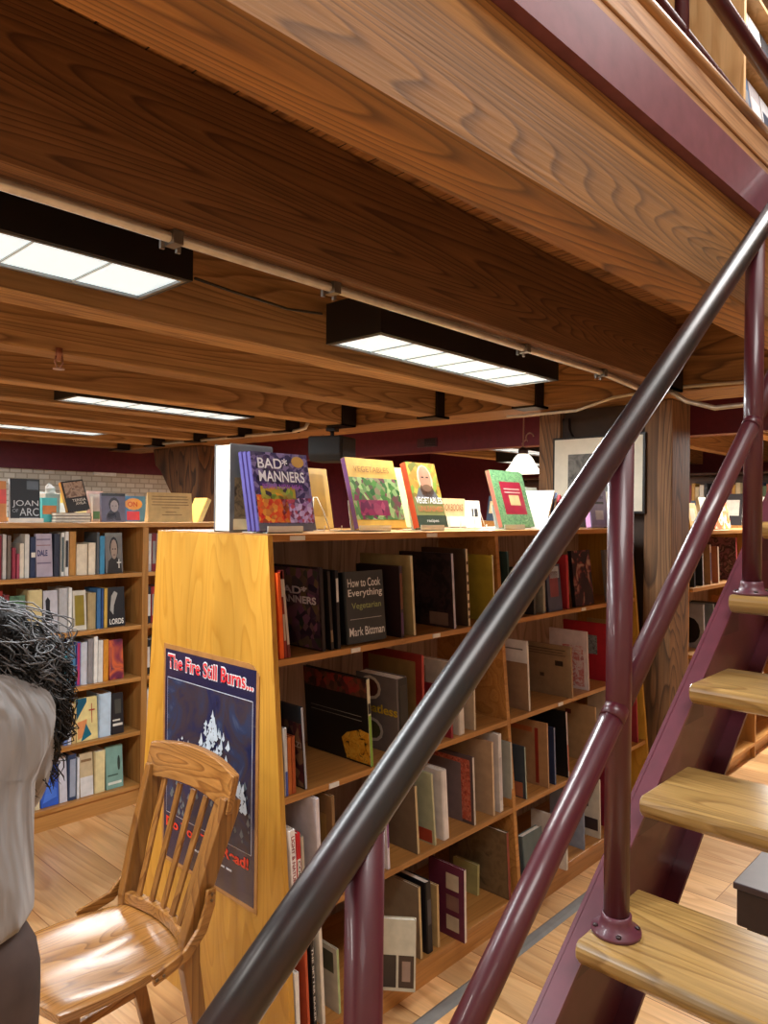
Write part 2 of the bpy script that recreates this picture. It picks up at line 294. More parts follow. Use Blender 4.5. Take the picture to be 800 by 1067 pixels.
# posts --------------------------------------------------------------------
t = thing('timber_column', 'double timber post carrying the girder, with a framed picture hung on it', 'column', (3.85, 1.54, 0))
MB().box(0, .25, 0, .15, 0, 2.218).build('right_post', OLD(), t, .006)
MB().box(0, .25, .66, .80, 0, 2.218).build('left_post', OLD(), t, .006)
pts = [(.15, 0), (.66, 0), (.66, 2.17), (.63, 2.17), (.62, 2.12), (.60, 2.10), (.57, 2.07), (.55, 2.05)]
MB().box(.06, .2, .15, .66, 0, 2.218).build('infill_panel', flat('#3a2a1f', .8), t)
MB().prism([(.66, 2.17), (.625, 2.17), (.62, 2.10), (.60, 2.06), (.57, 2.03), (.66, 2.03)][::-1], (.03, .06), 'X').build('bracket', flat('#2c1d14', .7), t)
t = thing('framed_picture', 'black-framed photograph with a wide cream mat hung on the timber post', 'picture', (3.845, 1.675, 1.615), 0)
W_, H_ = .555, .435
MB().box(-.02, 0, 0, W_, 0, H_).build('frame', flat('#14110f', .4), t)
patch(t, flat('#d9d2bd', .5, var=.02), (-.02, W_-.012, .012), (0, -1, 0), (0, 0, 1), W_-.024, H_-.024, 'mat', .0015)
patch(t, collage('framed', ['#20201f', '#77756e', '#3c3b38'], 9, 2, kind='N'), (-.0218, W_-.1, .12), (0, -1, 0), (0, 0, 1), W_-.24, H_-.22, 'photograph', .0008)
t = thing('timber_column', 'rough dark timber post with flared top, far left behind the bookcases', 'column', (3.82, 5.95, 0))
MB().prism([(0, 0), (.42, 0), (.42, 1.55), (.46, 1.75), (.55, 1.85), (.68, 2.0), (.78, 2.06), (.82, 2.218), (0, 2.218)], (0, .28), 'X').build('shaft', wood('rough_post', '#2e1c10', '#543620', '#6a4729', 'Z', 1.8, 7, .8, 4, fine=.8, bump=.8), t, .01)
# fluorescent fixtures --------------------------------------------------------
blk = flat('#0b0a0b', .45)
lens_m, nt, b = new_mat('light_lens'); N = nt.nodes; L = nt.links
tc = N.new('ShaderNodeTexCoord'); wv = N.new('ShaderNodeTexVoronoi'); wv.inputs['Scale'].default_value = 90; L.new(tc.outputs['Object'], wv.inputs['Vector']); rr = N.new('ShaderNodeMapRange'); rr.inputs[2].default_value = .6; rr.inputs[3].default_value = .95; rr.inputs[4].default_value = .8; L.new(wv.outputs['Distance'], rr.inputs[0])
b.inputs['Base Color'].default_value = (.8, .85, .88, 1); b.inputs['Emission Color'].default_value = lin('#cfeef8'); L.new(rr.outputs[0], b.inputs['Emission Strength'])
FL = ['nearest black fluorescent fixture at the upper left corner of the photo', 'black fluorescent fixture beside the handrail and framed picture post', 'thin-looking fluorescent fixture in the middle distance between joists', 'farthest fluorescent fixture, near the maroon band and brick wall']
f0 = None
for (x, y), lb in zip(FIX, FL):
    if f0 is None:
        t = thing('ceiling_light', lb, 'ceiling light', (x, y, 2.225), 0, 'fluorescent fixtures'); f0 = t
        h = MB().box(-.6, -.588, -.14, .14, 0, .14).box(.588, .6, -.14, .14, 0, .14).box(-.588, .588, -.14, -.128, 0, .14).box(-.588, .588, .128, .14, 0, .14).box(-.6, .6, -.14, .14, .14, .15)
        h.build('housing', blk, t)
        MB().box(-.588, .588, -.128, -.118, -.002, .006).box(-.588, .588, .118, .128, -.002, .006).box(-.588, -.578, -.118, .118, -.002, .006).box(.578, .588, -.118, .118, -.002, .006).build('rim', flat('#8b8c8c', .3, .8), t)
        MB().box(-.578, .578, -.118, .118, .006, .012).build('diffuser', lens_m, t)
        for k in range(1, 6): MB().box(-.578+k*1.156/6-.0015, -.578+k*1.156/6+.0015, -.118, .118, .001, .006).build('louvre', flat('#b9c4c6', .4), t)
    else:
        t = copy_tree(f0); t.location = (x, y, 2.225); t['label'] = lb
for o in [o for o in COL.objects if o.type == 'LIGHT' and o.name.startswith('tube_light')]:
    pass
# conduits ---------------------------------------------------------------------
galv = flat('#cdc6bb', .35, .6)
t = thing('conduit', 'long metal conduit clamped under the deep dark joist', 'pipe', (0, 1.462, 2.205))
MB().tube([(-3.3, 0, 0), (2.9, 0, 0), (3.3, .03, -.005), (3.55, .05, -.01)], .0115, 10).build('pipe', galv, t)
for x in (.87, 1.35, 2.3, 2.9):
    MB().box(x-.012, x+.012, -.02, .02, -.016, .014).box(x-.025, x-.015, .012, .02, -.024, .014).box(x+.015, x+.025, .012, .02, -.024, .014).build('clamp', flat('#7b746c', .4, .7), t)
t = tag(MB().tube([at(170, 462, 'X', 3.6), at(250, 455, 'X', 3.6), at(308, 449, 'X', 3.6), at(318, 446, 'X', 3.6), at(321, 440, 'X', 3.62), at(322, 436, 'X', 3.64)], .014, 8).build('conduit', galv), 'bent metal conduit running along the girder above the left books', 'pipe')
tag(MB().tube([at(528, 434, 'X', 3.6), at(545, 433, 'X', 3.62), at(600, 428, 'X', 3.64), at(640, 414, 'X', 3.64), at(700, 404, 'X', 3.64), at(800, 396, 'X', 3.64), at(900, 390, 'X', 3.64)], .008, 8).build('cable', flat('#c9bda8', .5)), 'pale cable looping across the girder above the framed picture', 'cable')
tag(MB().tube([at(690, 402, 'X', 3.58), at(715, 418, 'X', 3.6), at(745, 425, 'X', 3.63), at(800, 419, 'X', 3.63), at(880, 412, 'X', 3.63)], .012, 8).build('conduit', galv), 'metal conduit to the right of the timber post behind the handrail', 'pipe')
tag(MB().tube([at(203, 290, 'Y', 2.1), at(240, 303, 'Y', 2.16), at(300, 322, 'Y', 2.16), at(336, 327, 'Y', 2.1)], .005, 6).build('cable', flat('#15110e', .5)), 'thin black cable strung between the two nearest lights', 'cable')
p = at(63, 382, 'Y', 2.9)
t = thing('sprinkler_head', 'small brass sprinkler head hanging from a joist', 'sprinkler', (p.x, 2.9, 2.235)); t.location.y = 2.915
MB().lathe([(.0001, 0), (.014, 0), (.014, -.03), (.008, -.035), (.008, -.05), (.0001, -.05)][::-1], n=12).build('body', flat('#9a6a5a', .3, .7), t)
MB().tube([(-.012, 0, -.03), (-.016, 0, -.055), (-.004, 0, -.08)], .003, 6).tube([(.012, 0, -.03), (.016, 0, -.055), (.004, 0, -.08)], .003, 6).build('frame_arm', flat('#a77c6c', .3, .7), t)
MB().lathe([(.0001, -.083), (.022, -.083), (.022, -.079), (.0001, -.079)], n=12).build('deflector', flat('#b79a8c', .3, .7), t)
# speaker on girder
p = at(346, 470, 'X', 3.62)
t = thing('loudspeaker', 'small black loudspeaker hanging under the girder', 'speaker', (3.62, p.y, 1.965), .35)
MB().prism([(-.10, 0), (.10, 0), (.13, .05), (.13, .18), (-.13, .18), (-.13, .05)], (-.13, .13), 'Y').build('cabinet', flat('#070708', .75), t, .01)
MB().box(-.105, .105, -.136, -.13, .02, .16).build('grille', flat('#1d1c20', .8), t)
MB().tube([(0, 0, .18), (0, 0, .225)], .014, 10).box(-.035, .035, -.035, .035, .222, .25).build('bracket', flat('#3a3330', .5, .4), t); t.scale = (1, 1, 1)
# air vent
t = thing('air_vent', 'small dark louvred vent in the maroon soffit', 'vent', (4.5, 3.75, 2.165))
MB().box(-.008, 0, -.1, .1, -.035, .035).build('frame', flat('#45202a', .5), t)
for k in range(4): MB().box(-.014, -.008, -.085, .02, -.026+k*.015, -.018+k*.015).build('slat', flat('#181316', .5), t)
# pendant lamp
t = thing('pendant_lamp', 'white glass bell lampshade hanging by a scrolled iron arm beside the post', 'lamp', (4.3, 2.735, 1.885))
MB().lathe([(.128, 0), (.122, .012), (.10, .035), (.078, .07), (.062, .1), (.04, .125), (.03, .13), (.026, .126), (.05, .1), (.07, .07), (.095, .03), (.12, 0)], n=24).build('lamp_shade', emis('glass_shade', '#fff4dc', 2.2), t)
MB().lathe([(.0001, .125), (.034, .125), (.034, .16), (.015, .175), (.0001, .175)], n=16).build('socket', flat('#3c2a22', .4, .6), t)
sc = [(0, .0, .17), (0, .01, .2), (0, -.02, .225)] + [(0, .03*math.cos(a)-.05, .24+.03*math.sin(a)) for a in [i*.5-1 for i in range(9)]]
MB().tube(sc, .005, 6).tube([(0, 0, .17), (0, 0, .675)], .005, 6).build('arm', flat('#8d6f64', .4, .6), t)
pl = bpy.data.lights.new('lamp_bulb', 'POINT'); pl.energy = 6; pl.color = (1, .85, .65); pl.shadow_soft_size = .04; po = bpy.data.objects.new('lamp_bulb', pl); COL.objects.link(po); po.location = (4.3, 2.735, 1.87)
# ------------------------------------------------------------------ books
rnd = random.Random(7)
OV = [(.5+.5*math.cos(a*.5236), .5+.5*math.sin(a*.5236)) for a in range(12)]
def book_meshes(w, t, h, spine, cov, hard=True, spine_m=None, art_m=None):
    "canonical: front cover faces -y, width w along x, thickness t along y, spine at x=0 or x=w"
    c = .0025 if hard else .0009; i = .004 if hard else .0005
    def X(x): return x if spine == 'L' else w-x
    bul = min(.006, .14*t) if hard else 0
    out = [(w, 0), (bul, 0), (bul*.3, t*.2), (0, t*.5), (bul*.3, t*.8), (bul, t), (w, t)]
    inn = [(w, t-c), (bul+c, t-c), (c+bul*.3, t*.8-c*.4), (c, t*.5), (c+bul*.3, t*.2+c*.4), (bul+c, c), (w, c)]
    if t*.2 < 2*c: out = [(w, 0), (0, 0), (0, t), (w, t)]; inn = [(w, t-c), (c, t-c), (c, c), (w, c)]
    ol = [(X(x), y) for x, y in out+inn]
    k = len(out)
    mb = MB(); bm = mb.bm
    lo = [bm.verts.new((x, y, 0)) for x, y in ol]; hi = [bm.verts.new((x, y, h)) for x, y in ol]; n = len(ol)
    for j in range(n): bm.faces.new((lo[j], lo[(j+1) % n], hi[(j+1) % n], hi[j]))
    for L_ in (lo, hi):
        for j in range(k-1): bm.faces.new((L_[j], L_[j+1], L_[n-2-j], L_[n-1-j]))
    pb = MB(); a, b_ = sorted((X(c+bul), X(w-i))); pb.box(a, b_, c, t-c, i if hard else .001, h-(i if hard else .001))
    return mb, pb
COVER_ROUGH = .5
CNAME = 0
def book(label, M, w, t, h, col, spine='L', hard=True, name='book', group=None, scol=None, art=None, cat='book', sbands=None, stext=None):
    "M: world matrix of the canonical book"
    e = bpy.data.objects.new(name, None); COL.objects.link(e); e.matrix_world = M; e.empty_display_size = .03; tag(e, label, cat, group)
    mb, pb = book_meshes(w, t, h, spine, None, hard)
    cm = flat(col, COVER_ROUGH, 0, .04) if isinstance(col, str) else col
    mb.build('cover', cm, e); pb.build('page_block', pages(), e)
    xs = 0 if spine == 'L' else w
    sg = -1 if spine == 'L' else 1
    if scol and t > .006:    # printed spine
        o = MB(); o.box(min(xs, xs+sg*.0008), max(xs, xs+sg*.0008), t*.06, t*.94, .001, h-.001); o.build('spine', flat(scol, COVER_ROUGH, 0, .04), e)
    for q in (stext or []):  # (words, z0, z1, colour) down the spine
        if spine == 'R': lettering(q[0], e, flat(q[3], .4), (w+.0012, t*.22, h*q[2]), (0, 0, -1), (0, 1, 0), h*(q[2]-q[1]), t*.56, 'title_lettering', .02, .0008)
    for q in (sbands or []):  # (z0,z1,colour)
        o = MB(); o.box(min(xs, xs+sg*.0014), max(xs, xs+sg*.0014), t*.14, t*.86, h*q[0], h*q[1]); o.build('spine_label', flat(q[2], .4), e)
    for a in (art or []):
        if a[0] == 'p': patch(e, a[5] if not isinstance(a[5], str) else flat(a[5], .35), (a[1]*w, -.0002, a[2]*h), (1, 0, 0), (0, 0, 1), (a[3]-a[1])*w, (a[4]-a[2])*h, 'cover_picture', .0004+.0003*(a[6] if len(a) > 6 else 0), a[7] if len(a) > 7 else None)
        else: lettering(a[1], e, flat(a[6], .4), (a[2]*w, -.0012, a[3]*h), (1, 0, 0), (0, 0, 1), (a[4]-a[2])*w, (a[5]-a[3])*h, 'title_lettering', a[7] if len(a) > 7 else .01)
    return e
T = Matrix.Translation
def RX(a): return Matrix.Rotation(a, 4, 'X')
def RY(a): return Matrix.Rotation(a, 4, 'Y')
def RZ(a): return Matrix.Rotation(a, 4, 'Z')
def spine_out(label, X, Y, z, w, t, h, col, lean=0, yaw=0, **k):
    "spine towards -Y; the cover that faces -X reads as the front; leans to the left by lean degrees"
    M = T((X, Y, z)) @ RY(math.radians(-lean)) @ RZ(math.radians(yaw)) @ T((0, w, 0)) @ RZ(-PI/2)
    return book(label, M, w, t, h, col, spine='R', **k)
def face_out(label, X, Y, z, w, t, h, col, back=8, yaw=0, spine='L', roll=0, **k):
    "front cover towards -Y, lower edge at X..X+w, leaning back"
    M = T((X, Y, z+t*math.sin(math.radians(back)))) @ RZ(math.radians(yaw)) @ RX(math.radians(-back)) @ RY(math.radians(-roll))
    return book(label, M, w, t, h, col, spine=spine, **k)
# ------------------------------------------------------------------ main double-sided bookcase
CX0, CXD, CX1 = 1.343, 2.521, 3.777; CYF, CYB, CZT, SL = 1.724, 2.341, 1.532, .0916
def yf(z): return CYF - SL*(CZT-z)
def yb(z): return CYB + SL*(CZT-z)
SH = [1.167, .773, .43, .09]
bc = thing('bookcase', 'double-sided yellow wooden bookcase with sloping sides and cookbooks, a poster on its end', 'bookcase', (CX0, 2.03, 0))
def L2(pts): return [(y-2.03, z) for y, z in pts]
end = L2([(yf(0), 0), (yb(0), 0), (yb(CZT), CZT-.001), (yf(CZT), CZT-.001)])
MB().prism(end, (0, .019), 'X').build('end_panel', YEL(), bc, .001)
MB().prism(end, (CX1-CX0-.019, CX1-CX0), 'X').build('end_panel', YEL(), bc, .001)
MB().prism(L2([(yf(0)+.004, 0), (yb(0)-.004, 0), (yb(CZT)-.004, CZT-.02), (yf(CZT)+.004, CZT-.02)]), (CXD-CX0-.01, CXD-CX0+.012), 'X').build('divider', PINE(), bc, .001)
MB().box(.0, CX1-CX0, yf(CZT)-2.03-.004, yb(CZT)-2.03+.004, CZT, CZT+.002).box(.019, CX1-CX0-.019, yf(CZT)-2.03, yb(CZT)-2.03, CZT-.02, CZT).build('top_board', PINE(), bc)
MB().box(.019, CX1-CX0-.019, -.006, .006, .07, CZT-.02).build('back_panel', BACK(), bc)
for x0, x1 in ((.02, CXD-CX0-.011), (CXD-CX0+.013, CX1-CX0-.02)):
    for z in SH:
        MB().box(x0, x1, yf(z)-2.03+.003, -.007, z-.02, z).build('shelf', PINE(), bc, .0015)
        MB().box(x0, x1, .007, yb(z)-2.03-.003, z-.02, z).build('shelf', PINE(), bc, .0015)
    for s in (1, -1):
        y = (yf(.03)+.02-2.03) if s == 1 else (yb(.03)-.02-2.03)
        MB().box(x0, x1, y-.008, y+.008, 0, .07).build('kick_board', PINE(), bc)
    # low plywood backboards standing at the rear of the upper shelves
for px_, z in ((371, SH[0]), (608, SH[0]), (455, SH[0]), (585, SH[1]), (350, SH[1])):
    x = at(px_, 660, 'Y', yf(z)).x-CX0
    MB().box(x-.02, x+.02, yf(z)-2.03-.0005, yf(z)-2.03+.003, z-.017, z-.003).build('shelf_label', flat('#e6e2da', .5), bc)
for px_ in (450, 310):
    x = at(px_, 556, 'Y', CYF).x-CX0
    MB().box(x-.03, x+.03, CYF-2.03-.001, CYF-2.03, CZT-.017, CZT-.003).build('shelf_label', flat('#e6e2da', .5), bc)
# shelf books: (px of the left front corner at the shelf, thickness, height, depth, cover colour, spine colour, lean, words, extras)
cnt = {}
ORD = ['first', 'second', 'third', 'fourth', 'fifth', 'sixth', 'seventh', 'eighth', 'ninth', 'tenth', 'eleventh', 'twelfth', 'thirteenth', 'fourteenth', 'fifteenth', 'sixteenth', 'seventeenth', 'eighteenth', 'nineteenth', 'twentieth']
def solve_x(px, Y, z):
    y = 700.
    for _ in range(6):
        P = at(px, y, 'Y', Y); d = Vector((P.x, P.y, z)) - Vector((0, 0, EYE)); y = 533.5-FPX*d.dot(Yc)/d.dot(Fw)
    return P.x
def row(lo, where, grp, z, Y, items):
    prev = lo
    for i, it in enumerate(items):
        kind, px, t, h, d, col, scol, lean, words = it[:9]; ex = it[9] if len(it) > 9 else {}
        inset = ex.get('inset', .012); yy = Y+inset; a = math.radians(lean)
        X = solve_x(px, yy, z)
        if kind == 's': X = max(X, prev+.0015)
        if i == 0: X = max(X, lo+h*math.sin(a)+.001)
        X = max(X, prev) if kind == 'f' else X
        prev = X+(t/math.cos(a) if kind == 's' else (d if abs(ex.get('yaw', 0)) < 20 else .02))
        lb = '%s, %s from left, %s' % (words, ORD[i], where)
        kw = {k: v for k, v in ex.items() if k in ('art', 'hard', 'sbands', 'stext')}
        if kind == 's': spine_out(lb, X, yy, z+.0006+ex.get('dz', 0), d, t, h, col, lean, ex.get('yaw', 0), group=grp, scol=scol, **kw)
        else: face_out(lb, X, yy, z+.0006, d, t, h, col, ex.get('back', 6), ex.get('yaw', 0), ex.get('spine', 'L'), 0, group=grp, scol=scol, **kw)
VEG = lambda: collage('veg', ['#b3202a', '#e36a1e', '#2f6b2e', '#7b3f8f', '#1a1430', '#c9b8d8', '#d63c35'], 60, 1)
BAD = lambda: collage('bad', ['#2b2233', '#4b3348', '#6b5a3a', '#7d4e6c', '#2f3b2e'], 40, 3)
DK = lambda s: collage('dk%d' % s, ['#0d0c10', '#1c181c', '#3a2a2c', '#141218'], 22, s, kind='N')
NOOD = lambda: collage('nood', ['#0e0c0a', '#c98a1e', '#d8a53a', '#3a250c'], 34, 5, kind='N')
R1 = [
 ('s', 284.5, .016, .255, .16, '#e8591c', '#f2641e', 3, 'thin bright orange book'),
 ('s', 293.5, .010, .262, .17, '#7d1d18', '#8a2a22', 5, 'dark red book with pale spine print', {'sbands': [(.7, .9, '#c9b9ad'), (.2, .5, '#b9a79b')]}),
 ('s', 300, .011, .262, .18, '#6a1512', '#6e241f', 7, 'dark red paperback with white lettered spine', {'sbands': [(.15, .9, '#c7bcb2')]}),
 ('s', 336, .014, .262, .24, DK(1), '#1c1216', 4, 'dark cookbook titled bad manners in pale letters', {'art': [('p', .03, .02, .97, .98, BAD()), ('t', 'BAD*', .12, .66, .75, .76, '#d8cdd2', .03), ('t', 'MANNERS', .1, .55, .92, .64, '#d8cdd2', .03)]}),
 ('s', 345, .012, .25, .2, '#17110f', '#1d1414', 5, 'black book with tan label low on spine', {'sbands': [(.1, .25, '#7c6752')]}),
 ('s', 352, .013, .25, .2, '#141116', '#16121a', 4, 'black book with white panel on spine', {'sbands': [(.6, .9, '#d6d6d8')]}),
 ('f', 362, .055, .235, .185, '#3a3d3f', '#17181a', 2, 'grey vegetarian cookbook facing out', {'inset': .02, 'art': [('t', 'How to Cook', .08, .78, .92, .9, '#e6e8ea'), ('t', 'Everything', .08, .62, .95, .75, '#e6e8ea'), ('t', 'Vegetarian', .15, .45, .9, .56, '#93a06a'), ('p', .1, .33, .9, .336, '#c9cccd'), ('t', 'Mark Bittman', .06, .1, .95, .22, '#e6e8ea')]}),
 ('s', 418, .016, .25, .21, '#231316', '#33202c', 4, 'dark book with purple edge and brown pictures', {'sbands': [(.05, .35, '#4a2b55'), (.4, .9, '#6a3e25')]}),
 ('s', 431, .012, .285, .25, '#a08b5e', '#cdbf9b', 5, 'tall book with cream spine and tan cover'),
 ('s', 473, .013, .285, .26, DK(2), '#b9b4c4', 5, 'large black cookbook with shiny silver spine', {'art': [('p', .55, .03, .9, .2, '#7a6255'), ('p', .06, .6, .2, .85, '#4a4038')]}),
 ('s', 488, .013, .3, .22, '#4e3a2a', '#d8c3a0', 5, 'tall book with dotted cream spine', {'sbands': [(.1, .14, '#4a2b1c'), (.2, .24, '#4a2b1c'), (.3, .34, '#4a2b1c'), (.42, .46, '#4a2b1c'), (.54, .58, '#4a2b1c'), (.66, .7, '#4a2b1c'), (.8, .84, '#4a2b1c')]}),
 ('s', 515, .008, .27, .26, '#a8922f', '#d9cfae', 5, 'olive yellow cookbook with pale spine', {'art': [('p', .02, .1, .4, .6, collage('red1', ['#5a1a12', '#b05a2a', '#2b1810'], 30, 2, kind='N')), ('p', .05, .65, .35, .85, '#b9a98d')]}),
]
R2 = [
 ('s', 287.5, .011, .2, .16, '#b9b4b2', '#c9c6c4', 3, 'white and blue paperback', {'sbands': [(0, .36, '#3a4e9a')]}),
 ('s', 295, .013, .17, .14, '#a5501e', '#b05a22', 3, 'short rust orange book'),
 ('s', 301, .013, .17, .14, '#9a4318', '#a04a1e', 3, 'short brown orange book'),
 ('s', 318, .008, .25, .24, '#17161c', '#a8adb8', 5, 'dark paperback with pale blue spine and pictures', {'art': [('p', .1, .02, .99, .8, collage('shad', ['#1a1015', '#5a2a30', '#33202a', '#8a6a50', '#141014'], 40, 7)), ('p', .0, .8, 1, 1, '#2c3038'), ('t', 'BENGHAZI', .35, .5, .98, .57, '#b8b2a8')]}),
 ('s', 386, .014, .29, .31, '#0f0e0c', '#cfc6a4', 5, 'large black noodle cookbook with green foot', {'sbands': [(0, .58, '#7ea436'), (.6, .72, '#1a1815')], 'art': [('p', .0, .78, 1, .99, collage('jars', ['#1c1210', '#5b3a2a', '#8a2a24', '#2a1a1c'], 50, 4)), ('p', .58, .02, 1, .4, NOOD(), 0, ((.15, 0), (1, 0), (1, .95), (.7, 1), (.2, .8), (0, .6))), ('p', .1, .5, .9, .505, '#8e8c84'), ('p', .1, .55, .9, .555, '#8e8c84')]}),
 ('s', 417, .05, .265, .2, '#675c58', '#141214', 4, 'grey brown meatless cookbook with bowls on cover', {'sbands': [(.1, .9, '#1d1b1d')], 'art': [('p', .1, .66, .6, .98, '#c9b9a4', 0, [(.5+.5*math.cos(a*.5236), .5+.5*math.sin(a*.5236)) for a in range(12)]), ('p', .16, .7, .54, .94, '#5a2e20', 1, [(.5+.5*math.cos(a*.5236), .5+.5*math.sin(a*.5236)) for a in range(12)]), ('t', 'Meatless', .05, .5, .98, .62, '#c8a62c', .02), ('p', .1, .1, .62, .42, '#c3b5a6', 0, [(.5+.5*math.cos(a*.5236), .5+.5*math.sin(a*.5236)) for a in range(12)]), ('p', .16, .14, .56, .38, '#4c4a2c', 1, [(.5+.5*math.cos(a*.5236), .5+.5*math.sin(a*.5236)) for a in range(12)])]}),
 ('s', 441, .013, .33, .29, '#7a2018', '#a3352c', 3, 'tall red-bordered tan book behind the handrail', {'art': [('p', .1, .05, .9, .92, '#83653a')]}),
 ('s', 470, .012, .19, .18, '#8a2430', '#96303a', 4, 'low dark red book beside the handrail'),
 ('s', 479, .030, .27, .26, '#c9bcab', '#d8cec1', 4, 'tall white and cream book beyond the handrail', {'art': [('p', 0, .02, .4, .9, '#a08f80')]}),
 ('s', 494, .010, .25, .24, '#b9a58c', '#d6c8ac', 3, 'pale tan book near the divider'),
]
R3 = [
 ('s', 293.5, .02, .255, .18, '#e2dcd8', '#ece8e6', 4, 'white book with red lettering on spine', {'stext': [('LIGHT & NATURAL', .3, .93, '#8a2c34')]}),
 ('s', 305, .017, .24, .18, '#b5202a', '#c01f2a', 4, 'bright red cookbook with black lettered spine', {'sbands': [(.05, .68, '#e8e4de')], 'stext': [('COOKBOOK', .08, .66, '#14110f')]}),
 ('s', 316, .011, .225, .18, '#a79b8a', '#b9ad9b', 4, 'narrow beige book'),
 ('s', 333, .014, .32, .25, '#cfc8ce', '#d8d2d6', 4, 'tall pale lavender book'),
 ('s', 348, .012, .31, .17, '#7b5a38', '#8a6844', 3, 'brown book with gilt cover', {'art': [('p', .2, .3, .85, .8, '#94713f')]}),
 ('s', 404, .011, .24, .12, '#d9d2d8', '#dcd4e0', 4, 'thin white and purple book beside the maroon post', {'sbands': [(.3, .8, '#8b5a8c')]}),
 ('s', 435, .011, .24, .23, '#6d5c4a', '#c9b184', 5, 'brown book with cream spine and plain cover'),
 ('s', 453, .009, .26, .2, '#aeb08f', '#b9b791', 6, 'pale green cookbook with tomato picture', {'art': [('p', .4, .02, .95, .2, '#a9402c')]}),
 ('s', 463, .028, .255, .16, '#d9d0ca', '#e3dcd6', 5, 'white cookbook with scalloped spine'),
 ('s', 494, .011, .26, .25, '#5c4a4a', '#d3c8ba', 4, 'grey cookbook with red checked border', {'art': [('p', .05, .05, .95, .95, collage('chk', ['#b5442e', '#c9775e', '#8f2f20'], 150, 3)), ('p', .16, .0, .78, .88, '#7b6a6a', 1)]}),
 ('s', 514, .011, .29, .28, '#bb9b7a', '#d6bd9a', 4, 'tan book with pale spine'),
 ('s', 521, .022, .31, .22, '#cfc6bf', '#ded8d4', 4, 'white book with grey letters down the spine', {'sbands': [(.15, .7, '#c3bcbc')]}),
 ('s', 533, .012, .26, .2, '#a5a59a', '#b9bab0', 4, 'grey green paperback at the divider'),
]
R4 = [
 ('s', 302, .014, .2, .16, '#d8d4cc', '#e6e2da', 3, 'white book with blue top'),
 ('s', 321, .009, .26, .17, '#b04a2c', '#bf5331', 4, 'brick red book'),
 ('s', 327, .012, .27, .18, '#181516', '#1d191a', 4, 'black book with white lettered spine', {'stext': [('THE BETTER BAKER', .1, .92, '#d8d2c8')]}),
 ('s', 336, .012, .3, .2, '#cfc4b2', '#ddd3c2', 4, 'cream book with small print on spine'),
 ('s', 353, .009, .2, .15, '#b5ad9c', '#a9ba84', 4, 'pale book with green spine and framed picture', {'art': [('p', .1, .6, .9, .92, '#4c4a3a')]}),
 ('f', 396, .02, .22, .11, '#b3aa94', '#c0b69f', 0, 'cream book with two dark portraits, sticking out', {'inset': .0, 'yaw': -52, 'back': 3, 'spine': 'R', 'art': [('p', .02, .05, .45, .5, '#2b231f'), ('p', .52, .05, .96, .5, '#3a2a22'), ('p', .62, .14, .86, .42, '#8c7364', 1)]}),
 ('s', 438, .012, .25, .22, '#8d7a62', '#c8ad7c', 4, 'tan book with wide cream spine'),
 ('s', 446, .026, .25, .15, '#17151a', '#1d1b20', 4, 'black book with silver disc on spine', {'sbands': [(.4, .75, '#4a484e')]}),
 ('s', 456, .012, .22, .14, '#b79764', '#c8a977', 3, 'low yellow tan book'),
 ('s', 484, .012, .26, .16, '#5a1f33', '#ddd0c4', 2, 'maroon book with three cream squares, pulled forward', {'inset': -.04, 'art': [('p', .5, .66, .85, .88, '#b7a58b'), ('p', .5, .38, .85, .58, '#7c5c50'), ('p', .5, .1, .85, .3, '#b7a58b')]}),
 ('s', 497, .014, .12, .12, '#a59c62', '#b7ae74', 0, 'small square yellow green booklet', {'inset': .12}),
 ('s', 530, .016, .27, .29, '#6e5a40', '#8a3a2c', 5, 'large mottled brown book with red spine', {'art': [('p', .02, .02, .98, .98, collage('mot', ['#665238', '#7e684a', '#584630'], 16, 1, kind='N'))]}),
]
gA = 'cookbooks on the near bay of the main bookcase'
row(CX0+.02, 'near bay top shelf', gA, SH[0], yf(SH[0]), R1)
row(CX0+.02, 'near bay second shelf', gA, SH[1], yf(SH[1]), R2)
row(CX0+.02, 'near bay third shelf', gA, SH[2], yf(SH[2]), R3)
row(CX0+.02, 'near bay bottom shelf', gA, SH[3], yf(SH[3]), R4)
gB = 'cookbooks on the far bay of the main bookcase'
FLO = lambda: collage('flo', ['#0f0d10', '#0f0d10', '#7a2f2a', '#a08f80'], 14, 9, kind='N', stops=[.3, .52, .58, .66])
row(CXD+.013, 'far bay top shelf', gB, SH[0], yf(SH[0]), [
 ('s', 530, .012, .28, .2, '#1d3330', '#20403a', 4, 'dark green book against the divider'),
 ('s', 556, .02, .2, .18, '#23211f', '#3a3833', 4, 'low dark book'),
 ('s', 566, .02, .18, .16, '#8a867a', '#99948a', 4, 'glossy silvery book'),
 ('f', 572, .012, .21, .12, '#4a4e66', '#333648', 3, 'blue grey book with pink portrait', {'art': [('p', .2, .3, .8, .85, '#8a4a50'), ('p', .25, .7, .9, .95, '#b9c3d3')]}),
 ('s', 591, .02, .25, .17, '#97202b', '#b02832', 5, 'red spined book'),
 ('f', 600, .02, .265, .2, FLO(), '#0f0d10', 5, 'black book with painted flowers facing out', {'yaw': 3}),
 ('f', 634, .02, .26, .17, '#5f5a58', '#6b6664', 4, 'grey patterned book behind the maroon post'),
])
